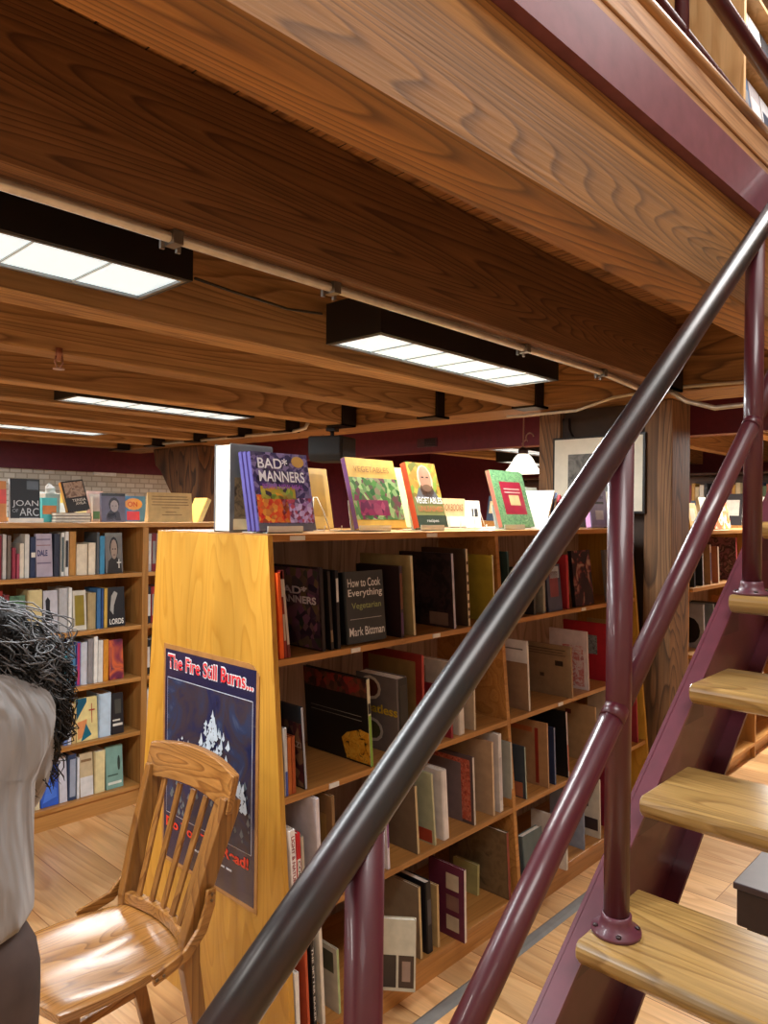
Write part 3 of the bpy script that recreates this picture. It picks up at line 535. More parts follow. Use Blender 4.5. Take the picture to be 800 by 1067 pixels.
row(CXD+.013, 'far bay second shelf', gB, SH[1], yf(SH[1]), [
 ('s', 551, .013, .3, .19, '#96775a', '#d3cbc0', 5, 'brown book with torn white spine', {'art': [('p', 0, .68, 1, 1, '#d8d4d4'), ('p', .1, .86, .9, .88, '#77706c', 1)]}),
 ('s', 596, .012, .235, .27, '#8f7456', '#8a6b4a', 5, 'tan brown book with fine print cover', {'inset': -.01, 'art': [('p', .1, .9, .9, .92, '#5a4430'), ('p', .15, .85, .85, .865, '#5a4430'), ('p', .1, .8, .9, .815, '#5a4430'), ('p', .7, .6, .85, .7, '#33261c'), ('p', .4, .35, .48, .42, '#4a3524')]}),
 ('s', 613, .010, .28, .2, '#d9c9cb', '#c9b3ac', 5, 'white book with pink figures on its cover', {'art': [('p', .35, .05, .9, .75, collage('pnk', ['#d9c9cb', '#c0605a', '#d9c9cb', '#a33a3a'], 26, 6, kind='N'))]}),
 ('s', 637, .010, .29, .26, '#a81c2a', '#c05058', 4, 'red book with grey knot pattern square', {'art': [('p', .2, .45, .72, .78, collage('knot', ['#2c2e30', '#8a9092', '#2c2e30'], 55, 2, kind='N'))]}),
 ('s', 650, .010, .29, .2, '#a98f52', '#b59a5c', 4, 'yellow tan book behind the maroon post'),
])
row(CXD+.013, 'far bay third shelf', gB, SH[2], yf(SH[2]), [
 ('s', 548, .008, .22, .14, '#3c464e', '#9eb0a2', 5, 'slim dark book with pale green spine', {'art': [('p', .1, .02, .9, .3, '#b06a4a')]}),
 ('s', 571, .010, .28, .24, '#a98058', '#b58c66', 4, 'tan book with dotted red border', {'art': [('p', .75, .04, .82, .9, '#8f2f22'), ('p', .15, .82, .7, .9, '#b5653c')]}),
 ('s', 578, .012, .25, .18, '#26304e', '#5a6a8c', 4, 'navy blue book'),
 ('s', 592, .012, .3, .24, '#0e0d0e', '#b9a8a4', 6, 'black book with white and red spine', {'sbands': [(.1, .5, '#b05a4c')]}),
 ('s', 621, .012, .27, .26, '#a5835c', '#ad8c66', 4, 'tan book behind the slanting rail', {'art': [('p', .4, .8, .52, .88, '#6a2c22')]}),
 ('s', 651, .012, .29, .2, '#c9beb0', '#c9beb0', 4, 'cream book right of the maroon post'),
 ('s', 664, .012, .3, .2, '#8f2430', '#a42c38', 6, 'thin red book at the far end panel'),
])
row(CXD+.013, 'far bay bottom shelf', gB, SH[3], yf(SH[3]), [
 ('f', 548, .03, .2, .15, '#5a6a6c', '#4a5557', 0, 'blue grey book beside the divider'),
 ('s', 590, .014, .22, .17, '#d3c9bd', '#e0d8cc', 3, 'white book pushed forward', {'inset': -.03}),
 ('s', 608, .012, .25, .17, '#8d98ab', '#7685a0', 3, 'blue grey paperback with sketched cover'),
 ('s', 625, .010, .28, .19, '#cfc9bb', '#d9d3c6', 3, 'white book with black prints on its cover', {'art': [('p', .2, .5, .7, .72, '#1f2226'), ('p', .15, .12, .95, .32, '#3c3234')]}),
 ('s', 640, .02, .29, .2, '#7d1530', '#8a1c38', 2, 'crimson book at the end of the shelf'),
])
# leaning plywood strips behind shelf books (empty backing seen in the photo)
# ------------------------------------------------------------------ displays on top of the main bookcase
ZT = CZT+.0032
acr = None
def easel(p, w, label, yaw=0, d=.09, h=.11, tilt=18):
    t = thing('book_easel', label, 'book stand', p, math.radians(yaw), 'clear plastic book easels')
    m = MC.get('acrylic')
    if not m:
        m, nt, b = new_mat('acrylic'); b.inputs['Base Color'].default_value = (.9, .9, .86, 1); b.inputs['Transmission Weight'].default_value = .55; b.inputs['Roughness'].default_value = .15; b.inputs['IOR'].default_value = 1.3; MC['acrylic'] = m
    s = math.tan(math.radians(tilt))
    MB().box(0, w, 0, d, 0, .003).box(0, w, -.0, .003, 0, .022).build('base', m, t)
    MB().loops([[(w*.1, d*.45, .003), (w*.9, d*.45, .003), (w*.9, d*.45+.003, .003), (w*.1, d*.45+.003, .003)], [(w*.2, d*.45+h*s, h), (w*.8, d*.45+h*s, h), (w*.8, d*.45+h*s+.003, h), (w*.2, d*.45+h*s+.003, h)]]).build('back_rest', m, t)
gt = 'books displayed on top of the main bookcase'
def top_face(label, pxl, pxr, Y, h, t, col, back=15, yaw=0, spine='L', pyb=550, lift=0, **k):
    a = at(pxl, pyb, 'Y', Y); b = at(pxr, pyb, 'Y', Y); w = (b.x-a.x)/max(.5, math.cos(math.radians(yaw)))
    return face_out(label, a.x, Y, ZT+lift+.001, w, t, h, col, back, yaw, spine, 0, group=gt, **k)
# big pale book: fore-edge towards the left
a = at(220, 552, 'Y', 1.98)
M = T((at(239, 555, 'Y', 1.93).x, 1.93, ZT))
book('thick pale blue book standing with its page edges towards the stairs end', M, .17, .085, .28, '#77797c', spine='R', group=gt, scol='#55585c', art=[('p', .02, .02, .98, .98, '#6c6f74'), ('p', .1, .1, .75, .62, collage('tree', ['#5a4a38', '#8f7a5c', '#3c3228'], 30, 2, kind='N'), 1), ('p', .08, .03, .42, .15, '#d8c9a0', 2)])
# Bad Manners stack of three copies
for k in range(3):
    art = [('p', 0, 0, 1, 1, collage('bm2', ['#2a1d4a', '#4c3a78', '#15122c', '#8c7aa8', '#3a2348'], 70, 2)), ('p', .02, .1, .55, .45, collage('bmr', ['#c8241e', '#e2641f', '#b5171c', '#e8a23a', '#8c1420'], 70, 5), 1), ('p', .45, .1, .98, .42, collage('bmp', ['#8a5a9c', '#c9b3dc', '#402050', '#b8485a'], 80, 6), 1), ('p', .1, .4, .7, .56, collage('bmg', ['#e09a2a', '#4f9a3c', '#c8c04a', '#2c1c3c'], 60, 7), 1),
       ('p', 0, 0, 1, .09, '#5c5a66', 1), ('t', 'BAD*', .1, .79, .62, .93, '#f2eff4', .014), ('t', 'MANNERS', .1, .62, .9, .76, '#f2eff4', .012), ('t', 'BRAVE NEW MEAL', .14, .53, .86, .59, '#a05ab0', .02),
       ('p', .7, .82, .93, .97, '#c99a4a', 2, [(.5+.5*math.cos(a*.5236), .5+.5*math.sin(a*.5236)) for a in range(12)])] if k == 0 else None
    a = at(262, 553, 'Y', 1.80)
    face_out(['front copy of the purple vegetable-covered cookbook with big white letters', 'middle copy tucked behind the purple vegetable-covered cookbook', 'rear copy tucked behind the purple vegetable-covered cookbook'][k], a.x+.03-k*.003, 1.80+k*.018, ZT+.004, .222, .017, .252, '#4a3a78', 13, -2, 'L', 0, group='three copies of the purple cookbook', scol='#4d4788', art=art)
easel((a.x+.05, 1.785, ZT), .14, 'clear plastic stand under the purple vegetable-covered cookbook', 0, .13)
# gold back cover behind
top_face('golden brown book facing away behind the purple cookbook', 325, 348, 2.08, .235, .02, '#8f6a1e', 12, 0, 'R', art=[('p', .1, .2, .8, .9, '#7a5718')])
def wire(p, label):
    t = thing('wire_stand', label, 'book stand', p, 0, 'white wire book stands')
    MB().tube([(-.035, 0, .003), (-.02, .02, .07), (-.004, .035, .12), (.012, .035, .12), (.03, .02, .07), (.045, 0, .003)], .0022, 6).tube([(-.035, 0, .003), (-.035, -.06, .003), (-.035, -.062, .02)], .0022, 6).tube([(.045, 0, .003), (.045, -.06, .003), (.045, -.062, .02)], .0022, 6).build('wire', flat('#ded6c4', .4, .2), t)
wire(tuple(at(334, 545, 'Y', 1.95)[:2])+(ZT,), 'white wire stand right of the purple cookbook')
GRN = lambda: collage('grn', ['#5a8a3c', '#2f5a2c', '#a8c07a', '#7a2a48', '#3a6a34'], 50, 8)
top_face('cookbook with gold cloud title band, vegetable garden cover and purple spine', 374, 424, 1.82, .265, .022, '#d2a13c', 17, 0, 'L', scol='#7a4a86', lift=.004, art=[('p', 0, .12, 1, .72, GRN()), ('p', .1, .18, .7, .4, collage('rad', ['#8c2a4c', '#5a1c3a', '#a84a60'], 40, 3), 1), ('t', 'VEGETABLES', .12, .8, .85, .88, '#9a6424', 0)])
easel((at(376, 552, 'Y', 1.8).x, 1.805, ZT), .16, 'clear plastic stand under the gold and green cookbook', 0, .13)
top_face('pale green book standing behind the gold and green cookbook', 398, 436, 2.12, .27, .02, '#a9ab72', 14, 0, 'L')
top_face('second green book just behind the pale green one', 390, 430, 2.16, .275, .016, '#8d9a5e', 14, 0, 'L', lift=0)
top_face('orange and green cookbook with a bearded man on its cover', 437, 467, 1.82, .265, .03, '#8a8a4c', 17, 0, 'L', scol='#d2562a', lift=.004, art=[('p', 0, .45, 1, 1, collage('leaf', ['#c9b24a', '#7a9a3c', '#d88a3a', '#5a6a2c'], 45, 4)), ('p', .28, .5, .8, .97, '#d8b89a', 1, OV), ('p', .3, .44, .76, .7, '#6b4a34', 2, OV), ('p', .34, .55, .74, .95, '#b98468', 3, OV), ('p', .38, .54, .7, .66, '#7a5a44', 4, OV), ('p', .42, .76, .5, .78, '#33241c', 4), ('p', .58, .76, .66, .78, '#33241c', 4), ('p', .1, .44, .9, .6, '#6b6a6a', 2, [(0, 0), (1, 0), (.8, 1), (.2, 1)]), ('t', 'VEGETABLES', .06, .36, .97, .46, '#e9e6de', .02), ('t', 'UNLEASHED', .1, .24, .95, .32, '#c9774c', .02), ('p', 0, 0, 1, .18, '#3f4a3a', 1), ('t', 'recipes', .3, .06, .7, .12, '#d8d2c4')])
easel((at(440, 550, 'Y', 1.8).x, 1.805, ZT), .14, 'clear plastic stand under the bearded man cookbook', 0, .13)
p = at(455, 545, 'Y', 2.02)
t = thing('shelf_sign', 'cream card sign lettered COOKBOOKS in a clear holder', 'sign', (p.x, 2.02, ZT))
MB().box(0, .2, 0, .004, .055, .135).build('card', flat('#d9bb8c', .6), t); lettering('COOKBOOKS', t, flat('#8a5a2c', .5), (.015, -.0008, .08), (1, 0, 0), (0, 0, 1), .17, .03)
MB().box(.02, .18, -.03, .03, 0, .003).tube([(.03, 0, .003), (.03, 0, .055)], .003, 6).tube([(.17, 0, .003), (.17, 0, .055)], .003, 6).build('holder', flat('#c9bfa8', .3), t)
top_face('green patterned cookbook with red title panel', 524, 557, 1.82, .265, .022, '#6c9a62', 17, 0, 'L', scol='#9c5a4a', lift=.004, art=[('p', 0, 0, 1, 1, collage('gp', ['#5f9460', '#86b07a', '#4a7d50', '#a5c494'], 50, 2, kind='N')), ('p', .2, .22, .86, .8, '#a8283c', 1), ('p', .4, .38, .72, .56, '#d8c088', 2), ('p', .3, .66, .78, .68, '#e0b8a8', 2), ('p', .3, .6, .78, .62, '#e0b8a8', 2)])
easel((at(527, 550, 'Y', 1.8).x, 1.805, ZT), .16, 'clear plastic stand under the green patterned cookbook', 0, .13)
wire(tuple(at(500, 545, 'Y', 2.0)[:2])+(ZT,), 'white wire stand left of the green patterned cookbook')
top_face('white sheet booklet leaning behind the green patterned cookbook', 548, 566, 2.0, .21, .004, '#c9cdb6', 12, 0, 'L', hard=False)
top_face('cream paperback standing near the middle rear of the top', 470, 488, 2.2, .12, .02, '#e2d6b8', 10, 0, 'L')
top_face('small white booklet with dark circle beside the cookbooks sign', 487, 502, 2.1, .13, .008, '#e6e0d2', 8, 0, 'L', art=[('p', .4, .4, .8, .7, '#2c2a28')])
# slanting books near the handrail
for k, (c, tt, lb) in enumerate([('#e8e2d6', .012, 'white spined book leaning at the handrail, leftmost of three'), ('#1d2a4a', .012, 'navy and white book leaning at the handrail, middle of three'), ('#b3262e', .02, 'red book leaning at the handrail, rightmost of three')]):
    M = T((3.02+k*.05, 1.80+.01*k, ZT)) @ RY(math.radians(24)) @ T((0, .19, 0)) @ RZ(-PI/2)
    book(lb, M, .19, tt, .2-.01*k, c, spine='R', group=gt, scol='#e6e2da' if k < 2 else '#c8343a')
top_face('lavender book with a small drawing seen between the rails', 616, 634, 1.84, .2, .03, '#a9a4d2', 6, 0, 'L', scol='#d8a0cc', art=[('p', .08, .06, .95, .94, '#9a94c6'), ('p', .2, .62, .8, .68, '#2c2a44', 1), ('p', .3, .2, .75, .45, '#d8d4e6', 1), ('t', 'Sweet', .2, .76, .8, .86, '#5a568a')])
# ------------------------------------------------------------------ left bookcase
LX0, LD, LX1, LY = -.36, 1.2, 4.0, 3.716
lz = [1.263, .976, .692, .397, .107]
lb_ = thing('bookcase', 'long oak wall-side bookcase with religion books behind the person and chair', 'bookcase', (0, LY, 0))
OAK = wood('oak_shelf', '#ab7538', '#b98345', '#c08b4d', 'X', 2, 10, .4, 12, fine=.25, coat=.2, bump=.04)
OAKZ = wood('oak_upright', '#ab7538', '#b98345', '#c08b4d', 'Z', 2, 10, .4, 12, fine=.25, coat=.2, bump=.04)
ups = [-1.27, -.12, 1.03-.19, 2.043, 3.24]
ups = [-.38, .83, 2.043, 3.25]
for x in ups: MB().box(x-.001, x+.034, 0, .3, 0, 1.51).build('upright', OAKZ, lb_, .001)
MB().box(ups[0], ups[-1]+.034, -.006, .31, 1.51, 1.535).build('top_board', OAK, lb_, .002)
MB().box(ups[0], ups[-1], .3, .308, 0, 1.51).build('back_panel', OAKZ, lb_)
for i in range(3):
    for z in lz: MB().box(ups[i]+.035, ups[i+1]-.002, .002, .299, z-.022, z).build('shelf', OAK, lb_, .001)
    MB().box(ups[i]+.035, ups[i+1]-.002, .012, .03, 0, lz[-1]-.023).build('kick_board', OAK, lb_)
def lrow(where, z, items, g='religion books on the left bookcase'):
    for i, it in enumerate(items):
        kind, a, b, hpx, col, words = it[:6]; ex = it[6] if len(it) > 6 else {}
        Y = LY+ex.get('inset', .03); A = at(a, 650, 'Y', Y).x; B = at(b, 650, 'Y', Y).x; w = B-A; h = hpx
        lab = '%s, %s from left, left bookcase %s' % (words, ORD[i], where)
        kw = {k: v for k, v in ex.items() if k in ('art', 'hard', 'sbands', 'stext')}
        if kind == 's': spine_out(lab, A, Y, z+.001, .15, max(w-.002, .006), h, col, 0, 0, group=g, scol=ex.get('scol'), **kw)
        else: face_out(lab, A, Y, z+.001, w-.003, .02, h, col, ex.get('back', 5), ex.get('yaw', 0), 'R' if ex.get('r') else 'L', 0, group=g, **kw)
OV = [(.5+.5*math.cos(a*.5236), .5+.5*math.sin(a*.5236)) for a in range(12)]
lrow('top shelf', lz[0], [
 ('s', -12, -6, .2, '#4a5a6a', 'grey blue book'), ('s', -5, 1, .21, '#7a2430', 'dark red book'),
 ('s', 2, 6, .215, '#b9b2ab', 'silver spined book'), ('s', 7, 11, .21, '#6a5c52', 'brown spined book'), ('s', 12, 16, .15, '#8a2a3c', 'short crimson book'), ('s', 17, 20, .12, '#a5485a', 'small pink book'),
 ('s', 20, 24.5, .17, '#d6cbb9', 'short white book'), ('s', 25, 30, .215, '#c9c6be', 'tall glossy white book'), ('s', 31, 37, .2, '#1f2c4c', 'navy blue book', {'sbands': [(.5, .62, '#d8d4c8')]}),
 ('f', 37.5, 55, .215, '#a89aa8', 'lavender grey book with navy letters', {'art': [('t', 'DALE', .08, .48, .7, .62, '#2c2a5a', .03), ('p', .05, .85, .9, .88, '#6a5a74'), ('p', .05, .3, .9, .33, '#6a5a74'), ('p', .05, .72, .9, .74, '#8a5a5c')]}),
 ('s', 56, 62, .215, '#262c3e', 'dark slate book'), ('s', 63, 66.5, .22, '#e0dcd4', 'white book with dark print', {'sbands': [(.1, .9, '#4c5a5c')]}), ('s', 67, 71, .225, '#d8d4cc', 'white book with black title', {'sbands': [(.2, .8, '#2f2f33')]}),
 ('s', 72, 79, .225, '#b5803c', 'orange brown book'), ('s', 79.5, 91, .16, '#d9cbb2', 'fat cream book'), ('s', 92, 99.5, .165, '#e0d3ba', 'cream book with cloth spine'), ('s', 100, 103, .22, '#53585c', 'thin grey book'), ('s', 103.5, 109, .2, '#3a86ac', 'bright blue book'),
 ('f', 109.5, 128, .215, '#3c3632', 'dark biography with portrait and white cross', {'art': [('p', .0, 0, 1, 1, '#6f6a66'), ('p', .1, 0, .95, .42, '#2a2422', 1, [(0, 0), (1, 0), (.95, .6), (.65, .95), (.4, 1), (.08, .7)]), ('p', .26, .36, .76, .9, '#1d1816', 1, OV), ('p', .32, .34, .7, .84, '#9a8474', 2, OV), ('p', .4, .58, .48, .61, '#3a2c24', 3), ('p', .55, .58, .63, .61, '#3a2c24', 3), ('p', .45, .44, .58, .46, '#5a3a30', 3), ('p', .75, .12, .8, .34, '#e6e2d8', 4), ('p', .66, .24, .9, .27, '#e6e2d8', 4), ('p', 0, .92, 1, 1, '#77736c', 1)]}),
])
lrow('second shelf', lz[1], [
 ('s', -14, -6, .2, '#3c3a44', 'charcoal book'), ('s', -5, 3, .23, '#8a2420', 'brick red book'), ('s', 3.5, 10, .21, '#6a2428', 'maroon book'),
 ('f', 11, 28, .2, collage('lgrn', ['#2c4a34', '#5a7a5c', '#20302a'], 20, 2, kind='N'), 'dark green leafy book facing out'), ('s', 29, 44.5, .225, '#b9a878', 'fat khaki book', {'scol': '#c6b684'}),
 ('f', 46, 61.5, .215, '#b9b6bc', 'white book with dark silhouetted man', {'art': [('p', .05, .3, .7, .85, '#1d1c22', 0, [(0, 0), (1, 0), (.8, .3), (.6, .45), (.65, .85), (.4, 1), (.15, .85), (.2, .45)]), ('p', .05, .08, .95, .2, '#3a3a3c')]}),
 ('s', 62, 71, .225, '#aeaeb0', 'grey book'), ('s', 71.5, 75, .225, '#e4e2dc', 'thin white book'),
 ('f', 76.5, 91, .205, '#cdc6b5', 'cream book with gold framed panel', {'art': [('p', .15, .12, .85, .88, '#8d7a2c')]}), ('s', 92, 100.5, .19, '#a8946a', 'tan book'), ('s', 101, 105, .21, '#3a6a9a', 'blue spined book'), ('s', 105.5, 108, .21, '#2c4a7a', 'dark blue book'), ('s', 108.5, 112, .21, '#c9a14a', 'yellow spined book'),
 ('f', 112.5, 131, .21, '#15141a', 'black book with white haired figure facing out', {'art': [('p', .15, .3, .6, .9, '#a5a29c', 0, [(0, .2), (.4, 0), (.5, .4), (1, .9), (.6, 1), (.2, .8)]), ('t', 'LORDS', .1, .06, .9, .2, '#e6e2da', .02)]}),
])
lrow('middle shelf', lz[2], [
 ('s', 40, 47, .19, '#8a8e90', 'grey book beside the hair'), ('s', 50, 56, .2, '#e0dcc8', 'white book with red print'), ('s', 57, 64.5, .2, '#2e7a8c', 'teal book'), ('s', 65, 72, .2, '#3c8a9c', 'light teal book'), ('s', 73, 80, .21, '#4a80a8', 'sky blue book'), ('s', 80.5, 84.5, .225, '#3f57a0', 'blue and pink striped book', {'sbands': [(.02, .98, '#b03c68')]}),
 ('s', 85, 92, .22, '#c3c6d0', 'pale lilac book'), ('s', 92.5, 98, .235, '#8a8688', 'grey book'), ('s', 98.5, 102.5, .245, '#e6e4de', 'tall white book'), ('s', 103, 108, .22, '#d8d6d0', 'white book with small print'), ('s', 108.5, 114, .22, '#d08a2a', 'orange book'),
 ('f', 115, 130, .21, collage('sunset', ['#3c2438', '#7a3048', '#d86a3c', '#3a2a50'], 9, 4, kind='N'), 'sunset coloured book facing out'),
])
lrow('fourth shelf', lz[3], [
 ('s', 40, 48, .2, '#4a5560', 'slate book'), ('s', 57, 64, .19, '#7d8cb0', 'pale blue book'), ('s', 68, 72, .2, '#6a82b8', 'blue striped book'), ('s', 72.5, 76, .2, '#c9cedc', 'white and blue book'), ('s', 76.5, 81, .2, '#c8ac74', 'tan book'),
 ('f', 81.5, 104, .22, '#e0cf8e', 'cream and teal book with thin red cross', {'art': [('p', 0, .5, .5, 1, '#1d5a74', 0, [(0, 0), (1, .8), (1, 1), (0, 1)]), ('p', .05, .05, .5, .5, '#d8905c', 0, [(0, 0), (.9, .2), (1, 1), (0, .9)]), ('p', .2, 0, .7, .4, '#1d6a80', 1, [(0, 0), (1, .3), (.5, 1)]), ('p', .72, .4, .75, .85, '#b0302a', 1), ('p', .6, .68, .88, .71, '#b0302a', 1)]}),
 ('s', 104.5, 117.5, .23, '#a9c0d6', 'light blue book', {'scol': '#b8cfe2'}), ('f', 118, 131, .215, '#201e22', 'black book with white letters facing out', {'art': [('p', .1, .2, .9, .26, '#d8d4ca'), ('p', .1, .32, .7, .36, '#d8d4ca'), ('p', .3, .5, .8, .85, '#4a4a44')]}),
])
lrow('bottom shelf', lz[4], [
 ('s', 20, 32, .21, '#c79a90', 'pink book'), ('s', 39, 44, .22, '#d8ccaa', 'cream book'), ('f', 45, 64, .2, '#2f5ac0', 'bright blue book facing out', {'art': [('p', .1, .1, .9, .6, '#4a7ae0', 0, [(0, 0), (1, .2), (1, .6), (.4, 1)])]}),
 ('f', 64.5, 73, .23, '#c9c9d4', 'white book'), ('s', 73.5, 82, .235, '#2c3c5c', 'navy book with white title', {'sbands': [(.08, .9, '#9aa4b8')]}), ('s', 82.5, 85, .21, '#dfe3ea', 'thin white book'),
 ('f', 86, 100, .22, '#c8b490', 'white and tan book facing out', {'art': [('p', 0, 0, 1, .45, '#d9d9d9'), ('p', .1, .8, .9, .86, '#8a6a4a')]}), ('s', 100.5, 112, .22, '#c8b486', 'wide cream book', {'scol': '#ddcf9c'}),
 ('f', 113, 131, .225, '#7da59a', 'sea green book with small sketched figure', {'art': [('p', .68, .4, .85, .75, '#2c3c38', 0, OV), ('p', .1, .1, .9, .16, '#d9e0d6'), ('p', .1, .3, .7, .33, '#3c5a50')]}),
])
for r_, z in enumerate(lz):
    cs = [('#b8b2ae', '#7a1f2a', '#c2b7ae', '#94303a'), ('#24202a', '#a02a2c', '#1c1a20', '#c9c0b8'), ('#201f22', '#2c2a2e', '#d0c8c0', '#1c1c20'), ('#dfe2e0', '#5a8aa0', '#2f3236', '#c0b8a8'), ('#3a3a40', '#c8b27a', '#8a9aa8', '#6a2a30')][r_]
    X = 2.09
    for k, c in enumerate(cs):
        tt = .02+.008*(k % 2)
        spine_out('book standing %s from the upright on the %s shelf of the half-hidden bay' % (ORD[k], ['top', 'second', 'middle', 'fourth', 'bottom'][r_]), X, LY+.03, z+.001, .15, tt, .21-.01*((k*3+r_) % 3), c, 0, group='books in the half-hidden bay', scol=c, sbands=[(.2, .8, '#d8d2ca' if k % 2 == 0 else '#8a8480')])
        X += tt+.003
# displays on the left bookcase
LT = 1.537
gl = 'books displayed on top of the left bookcase'
def ltop(label, a, b, h, col, Y=3.80, back=4, t=.02, yaw=0, spine='L', lift=0, **k):
    A = at(a, 543, 'Y', Y).x; B = at(b, 543, 'Y', Y).x
    return face_out(label, A, Y, LT+lift, (B-A)/math.cos(math.radians(yaw)), t, h, col, back, yaw, spine, 0, group=gl, **k)
ltop('orange book with red square at the left edge of the photo', -14, 7, .2, '#d08a4a', art=[('p', .3, .45, 1, .8, '#d83a2c')])
e = ltop('black Joan of Arc book standing in a white holder', 11, 42, .215, '#14161e', Y=3.8, scol='#b8bcc4', art=[('t', 'JOAN', .06, .33, .94, .5, '#c9cbd0', .0), ('t', 'OF', .06, .22, .26, .3, '#8d9098', 0), ('t', 'ARC', .3, .14, .95, .32, '#c9cbd0', .0), ('p', .3, .07, .95, .1, '#8d9098'), ('p', .55, .75, .95, .95, '#3a404c')])
t = thing('display_holder', 'white plastic holder under the Joan of Arc book', 'book stand', (at(9, 543, 'Y', 3.76).x, 3.76, LT))
MB().box(0, .165, 0, .06, 0, .003).box(0, .165, -.002, .002, 0, .02).build('base', flat('#e2dfd8', .3), t)
t = thing('card_box', 'turquoise card box with orange label beside the Joan of Arc book', 'box', (at(43.5, 543, 'Y', 3.86).x, 3.86, LT))
MB().box(0, .078, 0, .05, 0, .125).build('box_body', flat('#5ac8cc', .5), t, .002); patch(t, flat('#e08a4a', .5), (.004, -.0002, .04), (1, 0, 0), (0, 0, 1), .07, .045, 'label')
t = thing('tissue_box', 'crumpled white tissue box behind the turquoise card box', 'box', (at(46, 543, 'Y', 3.96).x, 3.95, LT))
MB().box(0, .08, 0, .07, 0, .15).build('box_body', flat('#c9c6bc', .6), t, .003)
MB().loops([[(.02, .02, .15), (.06, .02, .15), (.06, .05, .15), (.02, .05, .15)], [(.01, .02, .175), (.055, .01, .18), (.07, .055, .172), (.025, .06, .19)], [(.03, .03, .205), (.04, .03, .2), (.045, .04, .195), (.035, .045, .2)]]).build('tissue', flat('#e6e6e2', .8), t)
# stack with leaning book
X0 = at(58, 543, 'Y', 3.8).x; X1 = at(97, 543, 'Y', 3.8).x
for k in range(3):
    M = T((X0+.004*(k % 2), 3.80, LT+k*.0165)) @ RX(PI/2) @ T((0, 0, -.14)) @ T((0, 0, 0))
    M = T((X0+.003*(k % 2), 3.80+.14, LT+.016*(k+1)+.0005*k)) @ RX(-PI/2) @ T((0, 0, -.14)) if False else T((X0+.003*(k % 2), 3.80, LT+.0162*k+.0005)) @ Matrix(((1, 0, 0, 0), (0, 0, 1, 0), (0, -1, 0, .0155), (0, 0, 0, 1)))
    book('%s of three orange spined books lying flat under the leaning book' % ['bottom', 'middle', 'top'][k], M, X1-X0-.01, .0155, .14, '#8d857c', spine='R', group='flat stack on the left bookcase', scol='#e0803a')
xa = at(72, 530, 'Y', 3.82).x; xb = at(95, 530, 'Y', 3.82).x
M = T((xa, 3.83, LT+.0515)) @ RY(math.radians(-9)) @ RX(math.radians(-14))
book('black Teresa of Avila book tilted on the flat stack', M, .118, .03, .165, '#1f1712', spine='L', group=gl, scol='#d08a3a', art=[('p', .08, .45, .95, .95, collage('ter', ['#2a1c14', '#7a5a44', '#b89a80', '#3a241a'], 20, 1, kind='N')), ('t', 'TERESA', .3, .3, .92, .39, '#d8cfc0', .01), ('t', 'AVILA', .42, .19, .88, .28, '#d8cfc0', .01)])
ltop('small pale book with green foot right of the flat stack', 97, 105, .14, '#c9c0b4', Y=3.9, art=[('p', 0, .1, 1, .4, '#5a8a5c')])
ltop('grey violet book with an oval portrait facing out', 106, 131, .155, '#6a6a82', Y=3.79, art=[('p', .2, .05, .8, .45, '#3c3a48', 0, [(0, 0), (1, 0), (.9, .7), (.6, 1), (.35, 1), (.05, .6)]), ('p', .3, .36, .74, .86, '#2c2830', 1, OV), ('p', .36, .34, .7, .76, '#b0a4a4', 2, OV), ('p', .42, .55, .49, .57, '#3a3438', 3), ('p', .56, .55, .63, .57, '#3a3438', 3), ('p', 0, .9, 1, 1, '#1c1a20'), ('p', .2, .05, .6, .3, '#8a8a9c')])
ltop('blue and orange picture book behind the grey violet one', 130, 152, .145, '#4a88c0', Y=3.9, art=[('p', .0, .45, .85, .92, '#d9a05a', 0, OV), ('t', 'ON', .15, .58, .6, .78, '#c04a2c', .02), ('p', .1, .05, .7, .4, '#c8405a')])
ltop('pale pink book tucked behind the portrait book', 92, 108, .17, '#d3b9b4', Y=4.0, art=[('p', .1, .4, .9, .9, '#c9c4bc')])
A = at(155, 543, 'Y', 3.79).x; Bx = at(201, 543, 'Y', 3.79).x
t = thing('notice_card', 'tan notice card with lines of small print on the left bookcase', 'sign', (A, 3.79, LT), 0, None, (math.radians(-7), 0, 0))
MB().box(0, Bx-A, 0, .006, 0, .17).build('card', flat('#c9a86e', .6), t)
MB().prism([(.006, 0), (.05, 0), (.006, .16)], (.0, .006), 'X').build('side_flap', flat('#d8c08c', .6), t)
for k, (a, b_) in enumerate([(.1, .9), (.08, .92), (.1, .9), (.08, .92), (.3, .7), (.38, .62), (.3, .75)]):
    z = .145-k*.016-(.01 if k > 4 else 0)
    patch(t, flat('#7a5c34', .6), (a*(Bx-A), -.0002, z), (1, 0, 0), (0, 0, 1), (b_-a)*(Bx-A), .004, 'print_line', .0004)
A = at(206, 543, 'Y', 3.8).x
M = T((A, 3.80, LT)) @ RY(math.radians(25)) @ T((0, .14, 0)) @ RZ(-PI/2)
book('cream and yellow book leaning right of the tan notice card', M, .14, .03, .16, '#d9a63a', spine='R', group=gl, scol='#e6d08a')
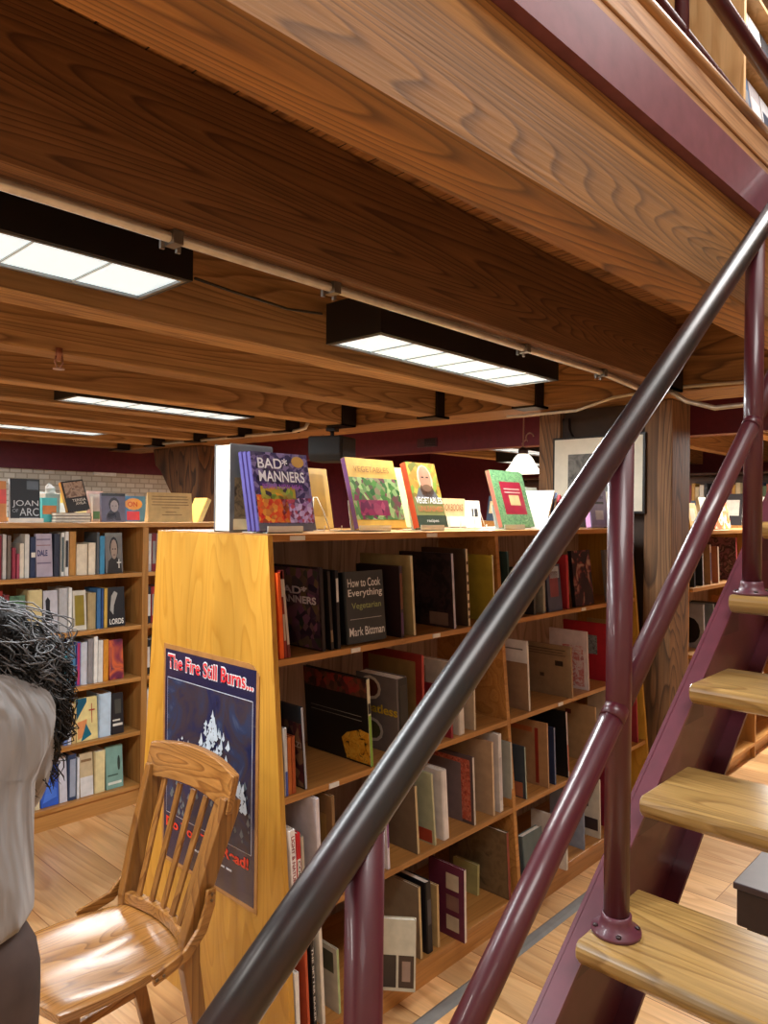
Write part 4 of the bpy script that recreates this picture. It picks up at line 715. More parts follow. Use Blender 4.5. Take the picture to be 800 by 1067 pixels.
# low wall bookcase in front of the brick wall with its display of books
t = thing('bookcase', 'low bookcase against the pale brick wall, seen over the left bookcase', 'bookcase', (-1, 6.7, 0))
MB().box(0, 4.6, 0, .3, 1.5, 1.53).box(0, 4.6, .28, .3, 0, 1.5).build('top_board', OAK, t)
for x in (0, 1.15, 2.3, 3.45, 4.57): MB().box(x, x+.03, 0, .28, 0, 1.5).build('upright', OAKZ, t)
for z in (.1, .45, .8, 1.15): MB().box(.03, 4.57, .01, .28, z-.02, z).build('shelf', OAK, t)
cols = ['#e8c25a', '#e8dcb4', '#d9a43c', '#c9ccc4', '#e6cf8a', '#d8d0b8', '#b06a3a', '#e9e2c8', '#e0b85a', '#cfd6d0']
nm = {'#e8c25a': 'yellow', '#e8dcb4': 'cream', '#d9a43c': 'amber', '#c9ccc4': 'pale grey', '#e6cf8a': 'straw yellow', '#d8d0b8': 'beige', '#b06a3a': 'rust', '#e9e2c8': 'ivory', '#e0b85a': 'gold', '#cfd6d0': 'pale green'}
for k in range(14):
    c = cols[k % 10]
    face_out('%s book on the low case by the brick wall, %s from left' % (nm[c], ORD[k]), .95+k*.19, 6.78, 1.531, .16, .02, .2+.03*((k*7) % 4)/3, c, 8, 0, 'L', 0, group='far display by the brick wall', art=[('p', .15, .2, .85, .6, cols[(k+3) % 10])])
t = tag(MB().box(3.54, 3.79, 7.47, 7.49, 1.965, 2.0).build('wall_plate', emis('plate', '#f4f4ee', .4)), 'small blank white plate on the brick wall under the maroon band', 'plate')
t['category'] = 'wall plate'; t.data.materials[0] = flat('#f2f2ec', .4)
# ------------------------------------------------------------------ bookcase beyond the post (right), and far room
rc = thing('bookcase', 'wooden bookcase beyond the timber post, seen between the post and stairs', 'bookcase', (4.14, 1.56, 0))
def RS(z): return -.05*(1.5-z)/1.4
MB().box(0, .02, 0, .3, 0, 1.5).build('end_panel', OAKZ, rc); MB().box(1.14, 1.16, -.02, .3, 0, 1.5).build('upright', OAKZ, rc); MB().box(2.3, 2.32, -.02, .3, 0, 1.5).build('end_panel', OAKZ, rc)
MB().box(0, 2.32, -.02, .3, 1.5, 1.52).build('top_board', OAK, rc); MB().box(.02, 2.3, .29, .3, .1, 1.5).build('back_panel', BACK(), rc)
for z in (1.2, .83, .46, .1): MB().box(.02, 1.14, -.02, .29, z-.02, z).box(1.16, 2.3, -.02, .29, z-.02, z).build('shelf', OAK, rc)
MB().box(.02, 2.3, .01, .03, 0, .08).build('kick_board', OAK, rc)
gR = 'books on the bookcase beyond the post'
def rrow(z, items, w):
    for i, (px, t_, h, d, c, sc_, lean, words, *ex) in enumerate(items):
        X = max(at(px, 620, 'Y', 1.56).x, 4.165+h*math.sin(math.radians(lean)))
        spine_out('%s, %s from left, %s shelf beyond the post' % (words, ORD[i], w), X, 1.565, z+.001, d, t_, h, c, lean, group=gR, scol=sc_, **(ex[0] if ex else {}))
rrow(1.2, [(724, .02, .2, .15, '#1b2026', '#20262c', 4, 'black book'), (733, .012, .22, .16, '#22252a', '#c9c8cc', 5, 'slim silver book'), (741, .02, .235, .17, '#a8805a', '#c9a890', 6, 'brown book', {'sbands': [(.1, .8, '#5a5a70')]}), (749, .02, .22, .2, '#a5674a', '#e0d0b8', 6, 'orange brown book'), (768, .02, .27, .2, collage('rose', ['#3a1d24', '#8a5a60', '#241216', '#b08a84'], 20, 3, kind='N'), '#b0484a', 6, 'dark rose patterned book')], 'top')
rrow(.83, [(735, .02, .26, .2, '#8f8f96', '#a5a5ac', 6, 'grey book with dark oval', {'art': [('p', .3, .1, .9, .7, '#1a1818', 0, OV)]}), (745, .02, .25, .2, '#6a7278', '#788288', 5, 'blue grey book'), (756, .02, .24, .2, '#4a4440', '#58504c', 4, 'dark brown book'), (775, .03, .25, .2, '#b0703a', '#c08048', 0, 'orange book')], 'second')
rrow(.46, [(770, .02, .24, .2, '#c9b48a', '#d9c69c', 3, 'cream book'), (785, .02, .26, .2, '#8a3a34', '#9c4640', 3, 'red book'), (796, .02, .24, .2, '#d9d4cc', '#e0dcd4', 2, 'white book')], 'third')
def rtop(lb, px, w, h, c, **k):
    face_out(lb, at(px, 545, 'Y', 1.66).x, 1.66, 1.522, w, .02, h, c, 10, group='books displayed beyond the post', **k)
rtop('orange and white picture book displayed beyond the post', 745, .3, .17, collage('orp', ['#e2702a', '#f2e2c0', '#c8402a', '#e8a24a'], 14, 2, kind='N'))
rtop('yellow book displayed just right of the post', 720, .13, .16, '#e6c060', art=[('p', .2, .3, .8, .8, '#f0e6c4')])
rtop('cream picture book displayed beyond the post behind the slanted rail', 733, .12, .2, '#e8d8b0', art=[('p', .2, .2, .8, .7, '#d8904a')])
# far room
MB_ = MB
t = thing('bookcase', 'dark bookcase far behind, under the maroon soffit', 'bookcase', (8.3, 2.2, 0), 0)
dkw = wood('dark_shelf', '#3a2418', '#4e3323', '#5c3e2c', 'Y', 2, 8, .5, 10)
MB().box(0, .3, 0, .02, 0, 2.1).box(0, .3, 1.6, 1.62, 0, 2.1).box(0, .3, 3.2, 3.22, 0, 2.1).build('upright', dkw, t); MB().box(.28, .3, 0, 3.2, 0, 2.1).build('back_panel', dkw, t)
for z in (.2, .6, 1.0, 1.4, 1.75, 2.08): MB().box(0, .28, .02, 3.2, z-.02, z).build('shelf', dkw, t)
pal = [('#a8523a', 'rust'), ('#c9b58c', 'cream'), ('#3c4a5c', 'slate blue'), ('#7a2a2c', 'dark red'), ('#d8d2c4', 'white'), ('#4a5a3c', 'olive'), ('#b98a3a', 'ochre'), ('#2a2628', 'black')]
i = 0
for zi, z in enumerate((1.4, 1.75)):
    y = 2.26
    for k in range(18):
        c, n_ = pal[(k*5+zi*3) % 8]; tt = .03+.02*((k*3) % 4)/3
        M = T((8.32, y+tt, z+.001)) @ RZ(-PI/2) @ T((0, 0, 0)) @ RZ(0)
        M = T((8.33, y, z+.001)) @ Matrix(((1, 0, 0, 0), (0, 1, 0, 0), (0, 0, 1, 0), (0, 0, 0, 1)))
        book('%s book, %s from right, %s shelf of dark far bookcase' % (n_, ORD[k], ['lower visible', 'upper visible'][zi]), M, .16, tt, .22-.02*((k*7) % 3), c, 'L', group='books on the dark far bookcase', scol=c); y += tt+.002+(.09 if k % 6 == 5 else 0)
for k, (x, y) in enumerate(((5.6, 3.6), (7.2, 1.38), (7.2, 4.4))):
    t = copy_tree(f0); t.location = (x, y, 2.165); t['label'] = ['fluorescent fixture of the far room in the middle above the display tops', 'fluorescent fixture of the far room right of the post', 'fluorescent fixture of the far room, farthest left and deepest'][k]
t = thing('display_table', 'wooden display shelf unit in the far room behind the lamp', 'bookcase', (6.75, 1.4, 0))
MB().box(0, .4, 0, 3.6, 1.5, 1.53).box(0, .02, 0, 3.6, 0, 1.5).box(.38, .4, 0, 3.6, 0, 1.5).build('body', OAK, t)
for k in range(12):
    c, n_ = pal[(k*3+1) % 8]
    M = T((6.3, 1.5+k*.29, 1.531)) @ RZ(-PI/2) @ RX(math.radians(-12))
    M = T((6.8, 1.72+k*.28, 1.531)) @ RZ(-PI/2) @ RX(math.radians(-10))
    book('%s book displayed on the far room unit, %s from right' % (n_, ORD[k]), M, .17, .02, .22+.03*(k % 3), c, 'L', group='books displayed in the far room', art=[('p', .15, .3, .85, .8, pal[(k*5+2) % 8][0])])
# books on the upper bookcase
for r_, z in enumerate((.44, .76, 1.08)):
    X = 3.66
    for k in range(10):
        c, n_ = [('#e2e0dc', 'white'), ('#c9c9cc', 'pale grey'), ('#4a6a8c', 'blue'), ('#2a2a30', 'black'), ('#d8cfc0', 'cream'), ('#b5aeb0', 'grey'), ('#7a5a50', 'brown')][(k*3+r_*2) % 7]
        face_out('%s magazine, %s from left, upper floor bookcase, %s shelf' % (n_, ORD[k], ['lower', 'middle', 'upper'][r_]), X, 1.15, 2.741+z, .17, .012, .25, c, 8, 0, 'L', 0, hard=False, name='magazine', cat='magazine', group='magazines on the upper bookcase', art=[('p', .12, .2, .88, .7, ['#8a8c90', '#e8e6e2', '#3c4a5c'][k % 3])]); X += .185
# ------------------------------------------------------------------ poster
PX = CX0-.0005
p1 = (2.285, 1.140); wP, hP = .535, .735
t = thing('poster', 'dark blue poster headed The Fire Still Burns taped to the bookcase end', 'poster', (PX, 2.287, .41), 0)
MB().prism([(0, 0), (-wP, 0), (-wP, hP-.03), (-wP+.03, hP-.004), (-wP+.05, hP), (0, hP)], (-.002, 0), 'X').build('laminate', flat('#a87a48', .15, 0, .6), t)
u, v = (0, -1, 0), (0, 0, 1)
patch(t, flat('#1c2246', .2, 0, .5), (-.002, -.012, .014), u, v, wP-.026, hP-.03, 'print', .0006)
ph = collage('fire', ['#0c1026', '#1e2850', '#323c66', '#5c6f90', '#dfeaf2'], 7, 3, .25, 'N', [.3, .46, .56, .62, .68])
patch(t, flat('#c8ccd8', .3), (-.0027, -.028, .165), u, v, wP-.056, .46, 'border_line', .0005)
patch(t, collage('night', ['#141a36', '#232b52', '#3a3440', '#2c3a5c', '#4a5a78'], 6, 2, .25, 'N'), (-.0033, -.030, .167), u, v, wP-.06, .456, 'photograph', .0005)
flm = MB(); rr_ = random.Random(3)
for k in range(210):
    if k < 100: cx = .30+rr_.gauss(0, .035); cz = .34+rr_.random()*.2*(1-abs(cx-.3)*4)
    else: cx = rr_.uniform(.1, .49); cz = .4-(cx-.1)*.22+rr_.gauss(0, .016)
    s = rr_.uniform(.004, .013); hh = s*rr_.uniform(1.2, 3.2)
    a = [Vector((-.0043-.00003*k, -cx+s, cz)), Vector((-.0043-.00003*k, -cx-s*.3, cz-s*.6)), Vector((-.0043-.00003*k, -cx-s, cz+s*.2)), Vector((-.0043-.00003*k, -cx-s*.3, cz+hh)), Vector((-.0043-.00003*k, -cx+s*.2, cz+hh*.4))]
    flm.loops([a, [p+Vector((-.0003, 0, 0)) for p in a]])
flm.build('white_flames', flat('#c9d8e6', .3), t)
blot = MB()
for k in range(60):
    cx = rr_.uniform(.06, .5); cz = rr_.uniform(.18, .36); s = rr_.uniform(.003, .01)
    a = [Vector((-.0040-.000004*k, -cx+s, cz)), Vector((-.0040-.000004*k, -cx, cz-s)), Vector((-.0040-.000004*k, -cx-s, cz)), Vector((-.0040-.000004*k, -cx, cz+2*s))]; blot.loops([a, [p+Vector((-.0003, 0, 0)) for p in a]])
blot.build('ember_specks', flat('#5f6a72', .4), t)
lettering('The Fire Still Burns...', t, flat('#eef0f4', .3), (-.003, -.028, .653), u, v, wP-.052, .054, 'title_outline', .045, .0004)
lettering('The Fire Still Burns...', t, flat('#e0323c', .3), (-.0042, -.032, .657), u, v, wP-.06, .046, 'title_lettering', .01, .0004)
lettering('Do You Too Read!', t, flat('#e8412c', .3), (-.0035, -.03, .118), u, v, wP-.07, .034, 'title_lettering', .03, .0004)
for k in range(7): patch(t, flat('#d8dce4', .3), (-.0035, -.19-k*.032, .085), u, v, .022 if k % 3 else .028, .006, 'print_line', .0003)
# ------------------------------------------------------------------ chair
def chair():
    t = thing('chair', 'worn oak side chair with slatted back beside the bookcase end', 'chair', (.86, 1.868, 0), math.radians(0))
    CW = wood('chair_oak', '#7a4d22', '#9a6832', '#a8763c', 'X', 3.0, 22, .25, 7, coat=.6, fine=.35, bump=.05)
    CWZ = wood('chair_oak_v', '#744820', '#8f602d', '#9c6c35', 'Z', 3.0, 8, .3, 9, coat=.5, fine=.35, bump=.05)
    # local frame: seat front towards -x, back at +x, width along y
    zt = .45
    mb = MB(); nx, ny = 14, 14; top = []; bot = []
    for i in range(nx+1):
        a = i/nx; x = -.13+.385*a
        hw = .188+.02*math.sin(PI*min(1,a*1.1))-.028*a*a
        r_t, r_b = [], []
        for j in range(ny+1):
            b = j/ny*2-1; y = b*hw
            xx = x - (0.03*(1-b*b) if i == 0 else 0.03*(1-b*b)*(1-a)) + (.02*(1-b*b))*a
            ed = min(1, (1-abs(b))/.12, a/.1+.25, (1-a)/.12)
            dish = -.013*math.exp(-(((a-.55)/.28)**2))*(1-math.exp(-((abs(b)-.0)/.16)**2)*.6)*(1-abs(b)**3)
            r_t.append((xx, y, zt+dish-.006*(1-ed))); r_b.append((xx*.97, y*.96, zt-.032))
        top.append(r_t); bot.append(r_b)
    bm = mb.bm; VT = [[bm.verts.new(p) for p in r] for r in top]; VB = [[bm.verts.new(p) for p in r] for r in bot]
    for i in range(nx):
        for j in range(ny):
            f = bm.faces.new((VT[i][j], VT[i+1][j], VT[i+1][j+1], VT[i][j+1])); f.smooth = True
            bm.faces.new((VB[i][j], VB[i][j+1], VB[i+1][j+1], VB[i+1][j]))
    for i in range(nx):
        bm.faces.new((VT[i][0], VB[i][0], VB[i+1][0], VT[i+1][0])); bm.faces.new((VT[i][ny], VT[i+1][ny], VB[i+1][ny], VB[i][ny]))
    for j in range(ny):
        bm.faces.new((VT[0][j], VT[0][j+1], VB[0][j+1], VB[0][j])); bm.faces.new((VT[nx][j], VB[nx][j], VB[nx][j+1], VT[nx][j+1]))
    mb.build('seat', CW, t, .003)
    for s in (-1, 1):   # rear legs running up into the back posts
        P = [(.31, s*.18, 0), (.25, s*.17, .22), (.222, s*.165, .40), (.222, s*.165, .47), (.262, s*.180, .62), (.318, s*.196, .79), (.326, s*.198, .82)]
        tag(MB().bar(P, [.03, .032, .034, .034, .032, .03, .028], [.034, .04, .05, .05, .05, .055, .055], (1, 0, 0)).build('rear_leg', CWZ, t, .004))
        MB().bar([(-.09, s*.15, .425), (-.1, s*.155, .2), (-.11, s*.16, 0)], [.04, .034, .027], [.04, .034, .027], (1, 0, 0)).build('front_leg', CWZ, t, .004)
        MB().bar([(-.1, s*.157, .14), (.26, s*.172, .16)], .018, .024).build('side_stretcher', CW, t, .003)
        # bentwood brace from post down round the seat side
        y0 = s*.222
        B = [(.262, s*.204, .60), (.258, s*.205, .56), (.235, s*.204, .50), (.19, s*.206, .458), (.13, s*.210, .444), (.09, s*.211, .436)]
        br = MB().bar(B, .012, .03, (0, 0, 1)).build('curved_brace', CW, t, .003)
        for q in ((.26, s*.211, .588), (.259, s*.211, .572), (.095, s*.223, .441), (.115, s*.222, .442)): MB().tube([(q[0], q[1]-.001*s, q[2]), (q[0], q[1]+.003*s, q[2])], .004, 8).build('bolt', flat('#6e5a44', .3, .8), br)
    # crest rail
    rings = []
    for j in range(13):
        b = j/12*2-1; y = b*.218; x = .312+.026*(1-b*b); zt_ = .885+.022*(1-b*b); zb = .785+.016*(1-b*b); c = .011
        rings.append([(x-c-.004, y, zb), (x+c-.004, y, zb), (x+c+.018, y, zt_), (x-c+.018, y, zt_)])
    MB().loops(rings).build('crest_rail', wood('chair_oak_h', '#7d4f24', '#9c6a33', '#aa783f', 'Y', 3, 24, .3, 7, coat=.5, fine=.35, bump=.05), t, .004)
    rings = []
    for j in range(9):
        b = j/8*2-1; y = b*.155; x = .212+.026*(1-b*b); rings.append([(x-.012, y, .452), (x+.012, y, .452), (x+.014, y, .482), (x-.01, y, .482)])
    MB().loops(rings).build('lower_rail', CW, t, .002)
    for k in range(5):
        b = (k-2)/2*.72; y0 = b*.15; y1 = b*.192
        MB().bar([(.212+.026*(1-b*b), y0, .475), (.262+.026*(1-b*b), (y0+y1)/2, .63), (.312+.026*(1-b*b), y1, .79)], .022, .009, (1, 0, 0)).build('slat', CWZ, t, .002)
    MB().bar([(-.1, -.15, .2), (-.1, .15, .2)], .02, .028).build('front_stretcher', CW, t, .003)
    return t
chair()
# ------------------------------------------------------------------ stairs
RISE, RUN, TX, TZ = .19, .265, 1.217, .828
tread_m = wood('tread_oak', '#8c6a3a', '#a5834a', '#b08d54', 'Y', 2.4, 18, .32, 8, coat=.45, fine=.4, bump=.08, stain=('#77746a', 2.2, .53, .8))
st = thing('staircase', 'maroon steel staircase with thick worn oak treads rising to the upper floor', 'staircase', (0, .655, 0))
YR = -.98
def topz(x): return .70+.717*(x-1.15)
def stringer(y, s):
    x0, x1 = .175, 3.3
    mb = MB(); d = .40
    def q(x): return topz(x)
    xb = x0
    for (a, b_, off0, off1) in ((y-.004, y+.004, 0, -d),):
        mb.loops([[(x, yy, max(0, q(x)+o)) for (x, o) in ((x0, 0), (x0, -d))] + [] for yy in (a, b_)]) if False else None
    P = [(x0, max(0, q(x0))), (x0, 0), (x0+(d-q(x0))/.717 if q(x0) < d else x0, 0), (x1, q(x1)-d), (x1, q(x1))]
    mb.prism(P, (y-.004, y+.004), 'Y')
    w = .042*s
    a, b_ = sorted((y, y+w))
    mb.prism([(x0, q(x0)-.001), (x0, q(x0)-.012), (x1, q(x1)-.012), (x1, q(x1)-.001)][::-1], (a, b_), 'Y')
    xs = x0+(d-q(x0))/.717
    mb.prism([(xs, .012), (xs, 0.001), (x1, q(x1)-d), (x1, q(x1)-d+.012)], (a, b_), 'Y')
    return mb
stringer(.047, -1).build('stringer', flat('#5a2431', .42, 0, .25), st)
stringer(YR-.047, 1).build('stringer', flat('#5a2431', .42, 0, .25), st)
for n in range(-3, 11):
    x = TX+RUN*n; z = TZ+RISE*n
    prof = [(x+.012, z), (x+.265, z), (x+.265, z-.038), (x+.05, z-.038), (x+.03, z-.05), (x+.012, z-.042), (x+.002, z-.03), (x, z-.015), (x+.003, z-.005)]
    MB().prism(prof, (YR+.004, .0), 'Y').build('tread', tread_m, st, .004)
    for yy, s in ((.042, -1), (YR-.042, 1)):
        a, b_ = sorted((yy, yy+.06*s)); MB().box(x+.06, x+.2, a, b_, z-.05, z-.04).box(x+.06, x+.2, *sorted((yy, yy+.006*s)), z-.12, z-.04).build('tread_bracket', flat('#4a2430', .5, 0, .2), st)
rail_m = flat('#2a161b', .28, .2, .6, .08)
hr = thing('stair_railing', 'maroon pipe stair railing with worn black top handrail', 'railing', (0, .615, 0))
def line(p, q):
    A = at(*p, 'Y', .615); B = at(*q, 'Y', .615); return lambda x: A.z+(B.z-A.z)*(x-A.x)/(B.x-A.x)
HZ = line((237, 1067), (738, 320)); MZ = line((643, 738), (784, 440))
worn, nt, b = new_mat('worn_handrail'); N = nt.nodes; L = nt.links
tc = N.new('ShaderNodeTexCoord'); no = N.new('ShaderNodeTexNoise'); no.inputs['Scale'].default_value = 5; no.inputs['Detail'].default_value = 6; L.new(tc.outputs['Object'], no.inputs['Vector'])
r = N.new('ShaderNodeValToRGB'); r.color_ramp.elements[0].position = .42; r.color_ramp.elements[0].color = lin('#131316'); r.color_ramp.elements[1].position = .62; r.color_ramp.elements[1].color = lin('#2a1217'); L.new(no.outputs['Fac'], r.inputs[0]); L.new(r.outputs[0], b.inputs['Base Color']); b.inputs['Roughness'].default_value = .36; b.inputs['Coat Weight'].default_value = .25; b.inputs['Coat Roughness'].default_value = .25
MB().tube([(x, 0, HZ(x)) for x in (.3, .6, 1.3, 2.07, 2.9, 3.7)], .0255, 24).build('handrail', worn, hr)
px_ = [.63, 1.30, 2.07, 2.87]
for k in range(3):
    a, b_ = px_[k], px_[k+1]
    MB().tube([(a+.012, 0, MZ(a+.012)), (b_-.012, 0, MZ(b_-.012))], .0225, 20).build('middle_rail', pipe_m, hr)
MB().tube([(.34, 0, MZ(.34)), (.62, 0, MZ(.62))], .0225, 20).build('middle_rail', pipe_m, hr)
for x, n in zip(px_, (-2, 0, 3, 6)):
    z0 = TZ+RISE*n
    pst = MB().tube([(x, 0, z0+.002), (x, 0, HZ(x)-.012)], .0235, 24).build('post', pipe_m, hr)
    MB().lathe([(.0001, z0), (.045, z0), (.045, z0+.007), (.032, z0+.011), (.029, z0+.022), (.0275, z0+.026), (.0275, z0+.034), (.024, z0+.035), (.0001, z0+.035)], (x, 0, 0), 28).build('flange', flat('#5a2a38', .45, 0, .2), pst)
    for a in (.6, 2.2, 3.7, 5.3): MB().lathe([(.0001, z0+.01), (.005, z0+.009), (.005, z0+.012), (.0001, z0+.013)], (x+.038*math.cos(a), .038*math.sin(a), 0), 8).build('bolt', flat('#2a1418', .5), pst)
    for zc in (MZ(x),): MB().tube([(x-.03, 0, zc-.0218), (x-.006, 0, zc-.004)], [.0232, .0232], 20).build('weld', pipe_m, pst)
tag(MB().prism([(0, 0), (.05, 0), (.038, .008), (.012, .008)], (0, 2.3), 'X').build('cable_cover', flat('#6f6c68', .6)), 'grey rubber cable strip on the floor along the bookcase', 'cable cover').location = (1.45, 1.455, .0005)
# dark step stool beneath the stairs
t = thing('storage_box', 'dark brown box under the stairs at the right edge', 'box', (2.95, .62, 0), math.radians(0))
dk = flat('#2c1c1a', .5)
MB().box(0, .5, -.45, .3, .06, .2).build('body', dk, t, .008); MB().box(-.01, .51, -.46, .31, .2, .225).build('lid', flat('#3a2a2c', .45), t, .004)
for a in ((.03, -.42), (.43, -.42), (.03, .23), (.43, .23)): MB().box(a[0], a[0]+.04, a[1], a[1]+.04, 0, .06).build('foot', dk, t)
# ------------------------------------------------------------------ person
def skin(name, verts, edges, radii, m, parent, sub=2, root=0):
    me = bpy.data.meshes.new(name); me.from_pydata(verts, edges, []); o = bpy.data.objects.new(name, me); COL.objects.link(o); o.parent = parent
    me.materials.append(m)
    md = o.modifiers.new('skin', 'SKIN'); md.use_smooth_shade = True
    for i, r_ in enumerate(radii): me.skin_vertices[0].data[i].radius = r_ if isinstance(r_, tuple) else (r_, r_)
    me.skin_vertices[0].data[root].use_root = True
    s_ = o.modifiers.new('sub', 'SUBSURF'); s_.levels = sub; s_.render_levels = sub
    return o
def person():
    sk = flat('#b98468', .5)
    t = thing('person', 'person with long dark curly hair, grey sweater and brown trousers, seen from behind', 'person', (.368, 1.37, 0))
    HX, HY, HZ_ = .12, .17, 1.33
    V = [(0, 0, .88), (0, .01, 1.0), (.01, .03, 1.12), (.02, .05, 1.22), (.05, .09, 1.29), (.08, .13, 1.31), (.10, .15, 1.33), (HX, HY, 1.36)]
    E = [(i, i+1) for i in range(7)]; R_ = [(.15, .11), (.125, .095), (.14, .10), (.12, .09), (.06, .055), (.045, .045), (.065, .07), (.06, .065)]
    def chain(a, pts, rs):
        i = len(V)
        for k, (p, r_) in enumerate(zip(pts, rs)):
            V.append(p); R_.append(r_); E.append((a if k == 0 else len(V)-2, len(V)-1))
        return len(V)-1
    for s in (-1, 1):
        chain(3, [(s*.16, .04, 1.22), (s*.18, .15, 1.02), (s*.16, .34, .98), (s*.16, .38, .98)], [.05, .042, .032, .03])
        chain(0, [(s*.09, 0, .78), (s*.095, .01, .45), (s*.1, -.02, .09), (s*.1, .0, .045), (s*.1, .12, .03)], [.085, .058, .04, .035, .028])
    body = skin('body', V, E, R_, sk, t)
    # hands: palm and separate fingers
    for s in (-1, 1):
        hv = [(s*.16, .38, .98), (s*.16, .43, .985), (s*.16, .465, .985)]; he = [(0, 1), (1, 2)]; hr_ = [.022, (.03, .014), (.032, .012)]
        for k, (dx, ln) in enumerate(((-.026, .06), (-.009, .07), (.009, .066), (.026, .052))):
            i = len(hv); hv += [(s*.16+dx, .475, .985), (s*.16+dx*1.1, .475+ln*.55, .975), (s*.16+dx*1.1, .475+ln*.85, .95)]; hr_ += [.0085, .008, .007]; he += [(2, i), (i, i+1), (i+1, i+2)]
        i = len(hv); hv += [(s*.16-s*.03, .425, .98), (s*.16-s*.055, .455, .965), (s*.16-s*.06, .48, .95)]; hr_ += [.011, .009, .008]; he += [(1, i), (i, i+1), (i+1, i+2)]
        skin('hand', hv, he, hr_, sk, body, 1)
    hd = MB().lathe([(.0001, -.12), (.045, -.115), (.068, -.07), (.08, -.01), (.08, .04), (.06, .09), (.0001, .11)], (0, 0, 0), 20).build('head', sk, body)
    hd.location = (HX, HY, HZ_); hd.rotation_euler = (math.radians(-35), math.radians(14), 0)
    for s in (-1, 1): MB().lathe([(.0001, -.01), (.011, 0), (.0001, .01)], (s*.03, .07, 0), 10).build('eye', flat('#e8e4dc', .3), hd)
    MB().loops([[(-.012, .073, -.03), (.012, .073, -.03), (.008, .076, .0), (-.008, .076, .0)], [(-.004, .1, -.035), (.004, .1, -.035), (.003, .085, -.01), (-.003, .085, -.01)]]).build('nose', sk, hd)
    MB().box(-.02, .02, .058, .074, -.065, -.058).build('mouth', flat('#9a4a44', .5), hd)
    # sweater
    sw, nt, b = new_mat('grey_sweater'); N = nt.nodes; L = nt.links
    tc = N.new('ShaderNodeTexCoord'); n1 = N.new('ShaderNodeTexNoise'); n1.inputs['Scale'].default_value = 5; n1.inputs['Detail'].default_value = 3; n1.inputs['Distortion'].default_value = .6
    mp = N.new('ShaderNodeMapping'); mp.inputs['Scale'].default_value = (1.6, 1.6, .5); L.new(tc.outputs['Object'], mp.inputs[0]); L.new(mp.outputs[0], n1.inputs['Vector'])
    bp = N.new('ShaderNodeBump'); bp.inputs['Strength'].default_value = .9; bp.inputs['Distance'].default_value = .12; L.new(n1.outputs['Fac'], bp.inputs['Height']); L.new(bp.outputs[0], b.inputs['Normal'])
    b.inputs['Base Color'].default_value = lin('#8c8784'); b.inputs['Roughness'].default_value = .85; b.inputs['Sheen Weight'].default_value = .3
    SV = [(0, .005, .87), (0, .005, .91), (0, .005, 1.02), (.01, .02, 1.12), (.02, .04, 1.21), (.05, .09, 1.28), (.07, .12, 1.30)]
    SE = [(i, i+1) for i in range(6)]; SR = [(.185, .14), (.19, .145), (.185, .14), (.185, .13), (.155, .115), (.08, .075), (.058, .055)]
    for s in (-1, 1):
        i = len(SV); SV += [(s*.165, .03, 1.22), (s*.185, .09, 1.1), (s*.185, .16, 1.02), (s*.175, .25, .99), (s*.165, .34, .98)]; SR += [.072, .07, .062, .055, .045]; SE += [(4, i), (i, i+1), (i+1, i+2), (i+2, i+3), (i+3, i+4)]
    skin('sweater', SV, SE, SR, sw, t)
    PV = [(0, .005, .96), (0, .005, .82)]; PE = [(0, 1)]; PR = [(.175, .13), (.19, .14)]
    for s in (-1, 1):
        i = len(PV); PV += [(s*.088, .005, .72), (s*.095, .015, .46), (s*.1, -.015, .1)]; PR += [.115, .08, .066]; PE += [(1, i), (i, i+1), (i+1, i+2)]
    skin('trousers', PV, PE, PR, flat('#4a3c38', .85), t)
    for s in (-1, 1):
        MB().loops([[(s*.1+a*w, y, z) for a, z in ((-1, 0.001), (1, 0.001), (1, h*.6), (.6, h), (-.6, h), (-1, h*.6))] for y, w, h in ((-.09, .03, .06), (-.05, .042, .09), (.03, .045, .085), (.1, .048, .055), (.16, .035, .035))]).build('shoe', flat('#2a2624', .5), t, .004)
    # hair: a mass of curly locks
    hb = bmesh.new(); R0 = random.Random(11); mb = MB(); mb.bm.free(); mb.bm = hb
    mb.lathe([(.0001, -.1), (.07, -.085), (.10, -.03), (.105, .03), (.09, .075), (.05, .105), (.0001, .115)], (HX-.01, HY-.02, HZ_+.0), 18)
    CXh, CYh = .192, .09
    rings = []
    for z, cx, cy, rr0 in ((1.37, .14, .13, .06), (1.31, .18, .11, .06), (1.24, .20, .09, .055), (1.17, .205, .09, .05), (1.11, .20, .09, .03)):
        rings.append([(cx+rr0*math.cos(2*PI*j/16)*R0.uniform(.8, 1.1), cy+rr0*math.sin(2*PI*j/16)*R0.uniform(.8, 1.1), z) for j in range(16)])
    mb.loops(rings, smooth=True)
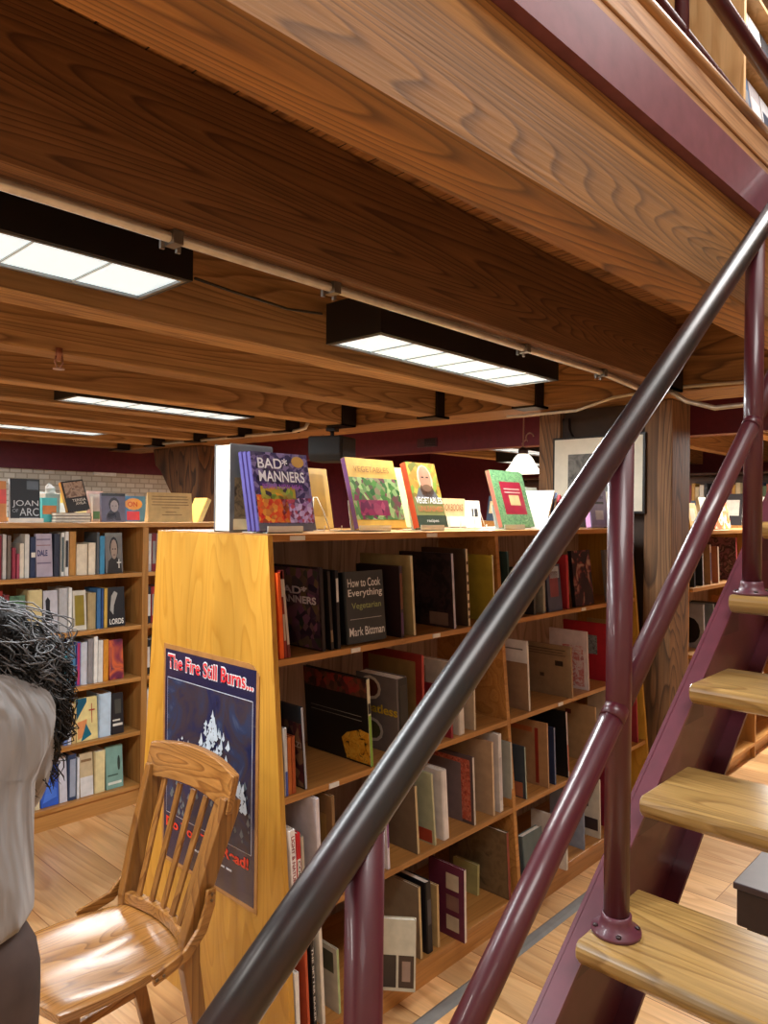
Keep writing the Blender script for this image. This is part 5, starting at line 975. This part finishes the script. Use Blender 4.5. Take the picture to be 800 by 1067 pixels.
    for k in range(700):   # short curls over the crown
        a = R0.uniform(-PI, PI); zz = R0.uniform(-.5, 1.0); q = math.sqrt(1-zz*zz)
        d = Vector((math.cos(a)*q, math.sin(a)*q, zz)); side = d.cross(Vector((R0.uniform(-1, 1), R0.uniform(-1, 1), R0.uniform(-1, 1)))).normalized(); dn = d.cross(side)
        if d.y > .55 and d.z < .4: continue
        c0 = Vector((HX-.01, HY-.02, HZ_)); pts = []; ln = R0.uniform(.03, .07)
        for i in range(13):
            s_ = i/12; pts.append(c0+(d+side*ln*9*(s_-.5)).normalized()*(.107+.009*math.sin(s_*9+k))+dn*.009*math.cos(s_*9+k))
        mb.tube(pts, [R0.uniform(.001, .002)]*12+[.0005], 3)
    for k in range(1300):
        grey = k % 6 == 0
        a = R0.uniform(-PI, PI); zz = R0.uniform(-.3, 1.0)
        d = Vector((math.cos(a)*math.sqrt(1-zz*zz), math.sin(a)*math.sqrt(1-zz*zz), zz)); p0 = Vector((HX-.01, HY-.02, HZ_))+d*.104
        if p0.y > HY+.05 and p0.z < HZ_+.05: continue
        zend = R0.uniform(1.22, 1.34) if grey else (R0.uniform(1.06, 1.16) if R0.random() < .6 else R0.uniform(1.12, 1.3))
        b1 = R0.uniform(-PI, PI); ro_ = math.sqrt(R0.random())*.085
        cr = R0.uniform(.005, .015); w = R0.uniform(1.2, 3.5)*2*PI; ph_ = R0.uniform(0, 6); pts = []; n = 26
        for i in range(n+1):
            s_ = i/n; m_ = min(1, s_*1.9); m_ = m_*m_*(3-2*m_); nar = 1 if p0.z+(zend-p0.z)*s_ > 1.16 else .75
            z = p0.z+(zend-p0.z)*s_ + .035*math.sin(PI*min(1, s_*2))*(.5 if d.z > .5 else .2)
            x = p0.x*(1-m_)+(CXh+ro_*nar*math.cos(b1))*m_; y = p0.y*(1-m_)+(CYh+ro_*nar*math.sin(b1))*m_
            c2 = cr*min(1, s_*3)
            pts.append((x+c2*math.cos(w*s_*1.5+ph_), y+c2*math.sin(w*s_*1.5+ph_), z+.6*c2*math.sin(w*s_*1.5)))
        f_before = len(hb.faces)
        mb.tube(pts, [R0.uniform(.0009, .0018)]*n+[.0004], 3)
        if grey:
            hb.faces.ensure_lookup_table()
            for fi in range(f_before, len(hb.faces)): hb.faces[fi].material_index = 1
    o = mb.build('hair', [flat('#130f0d', .6, 0, 0), flat('#6a6a6d', .6)], t)
    return t
person()
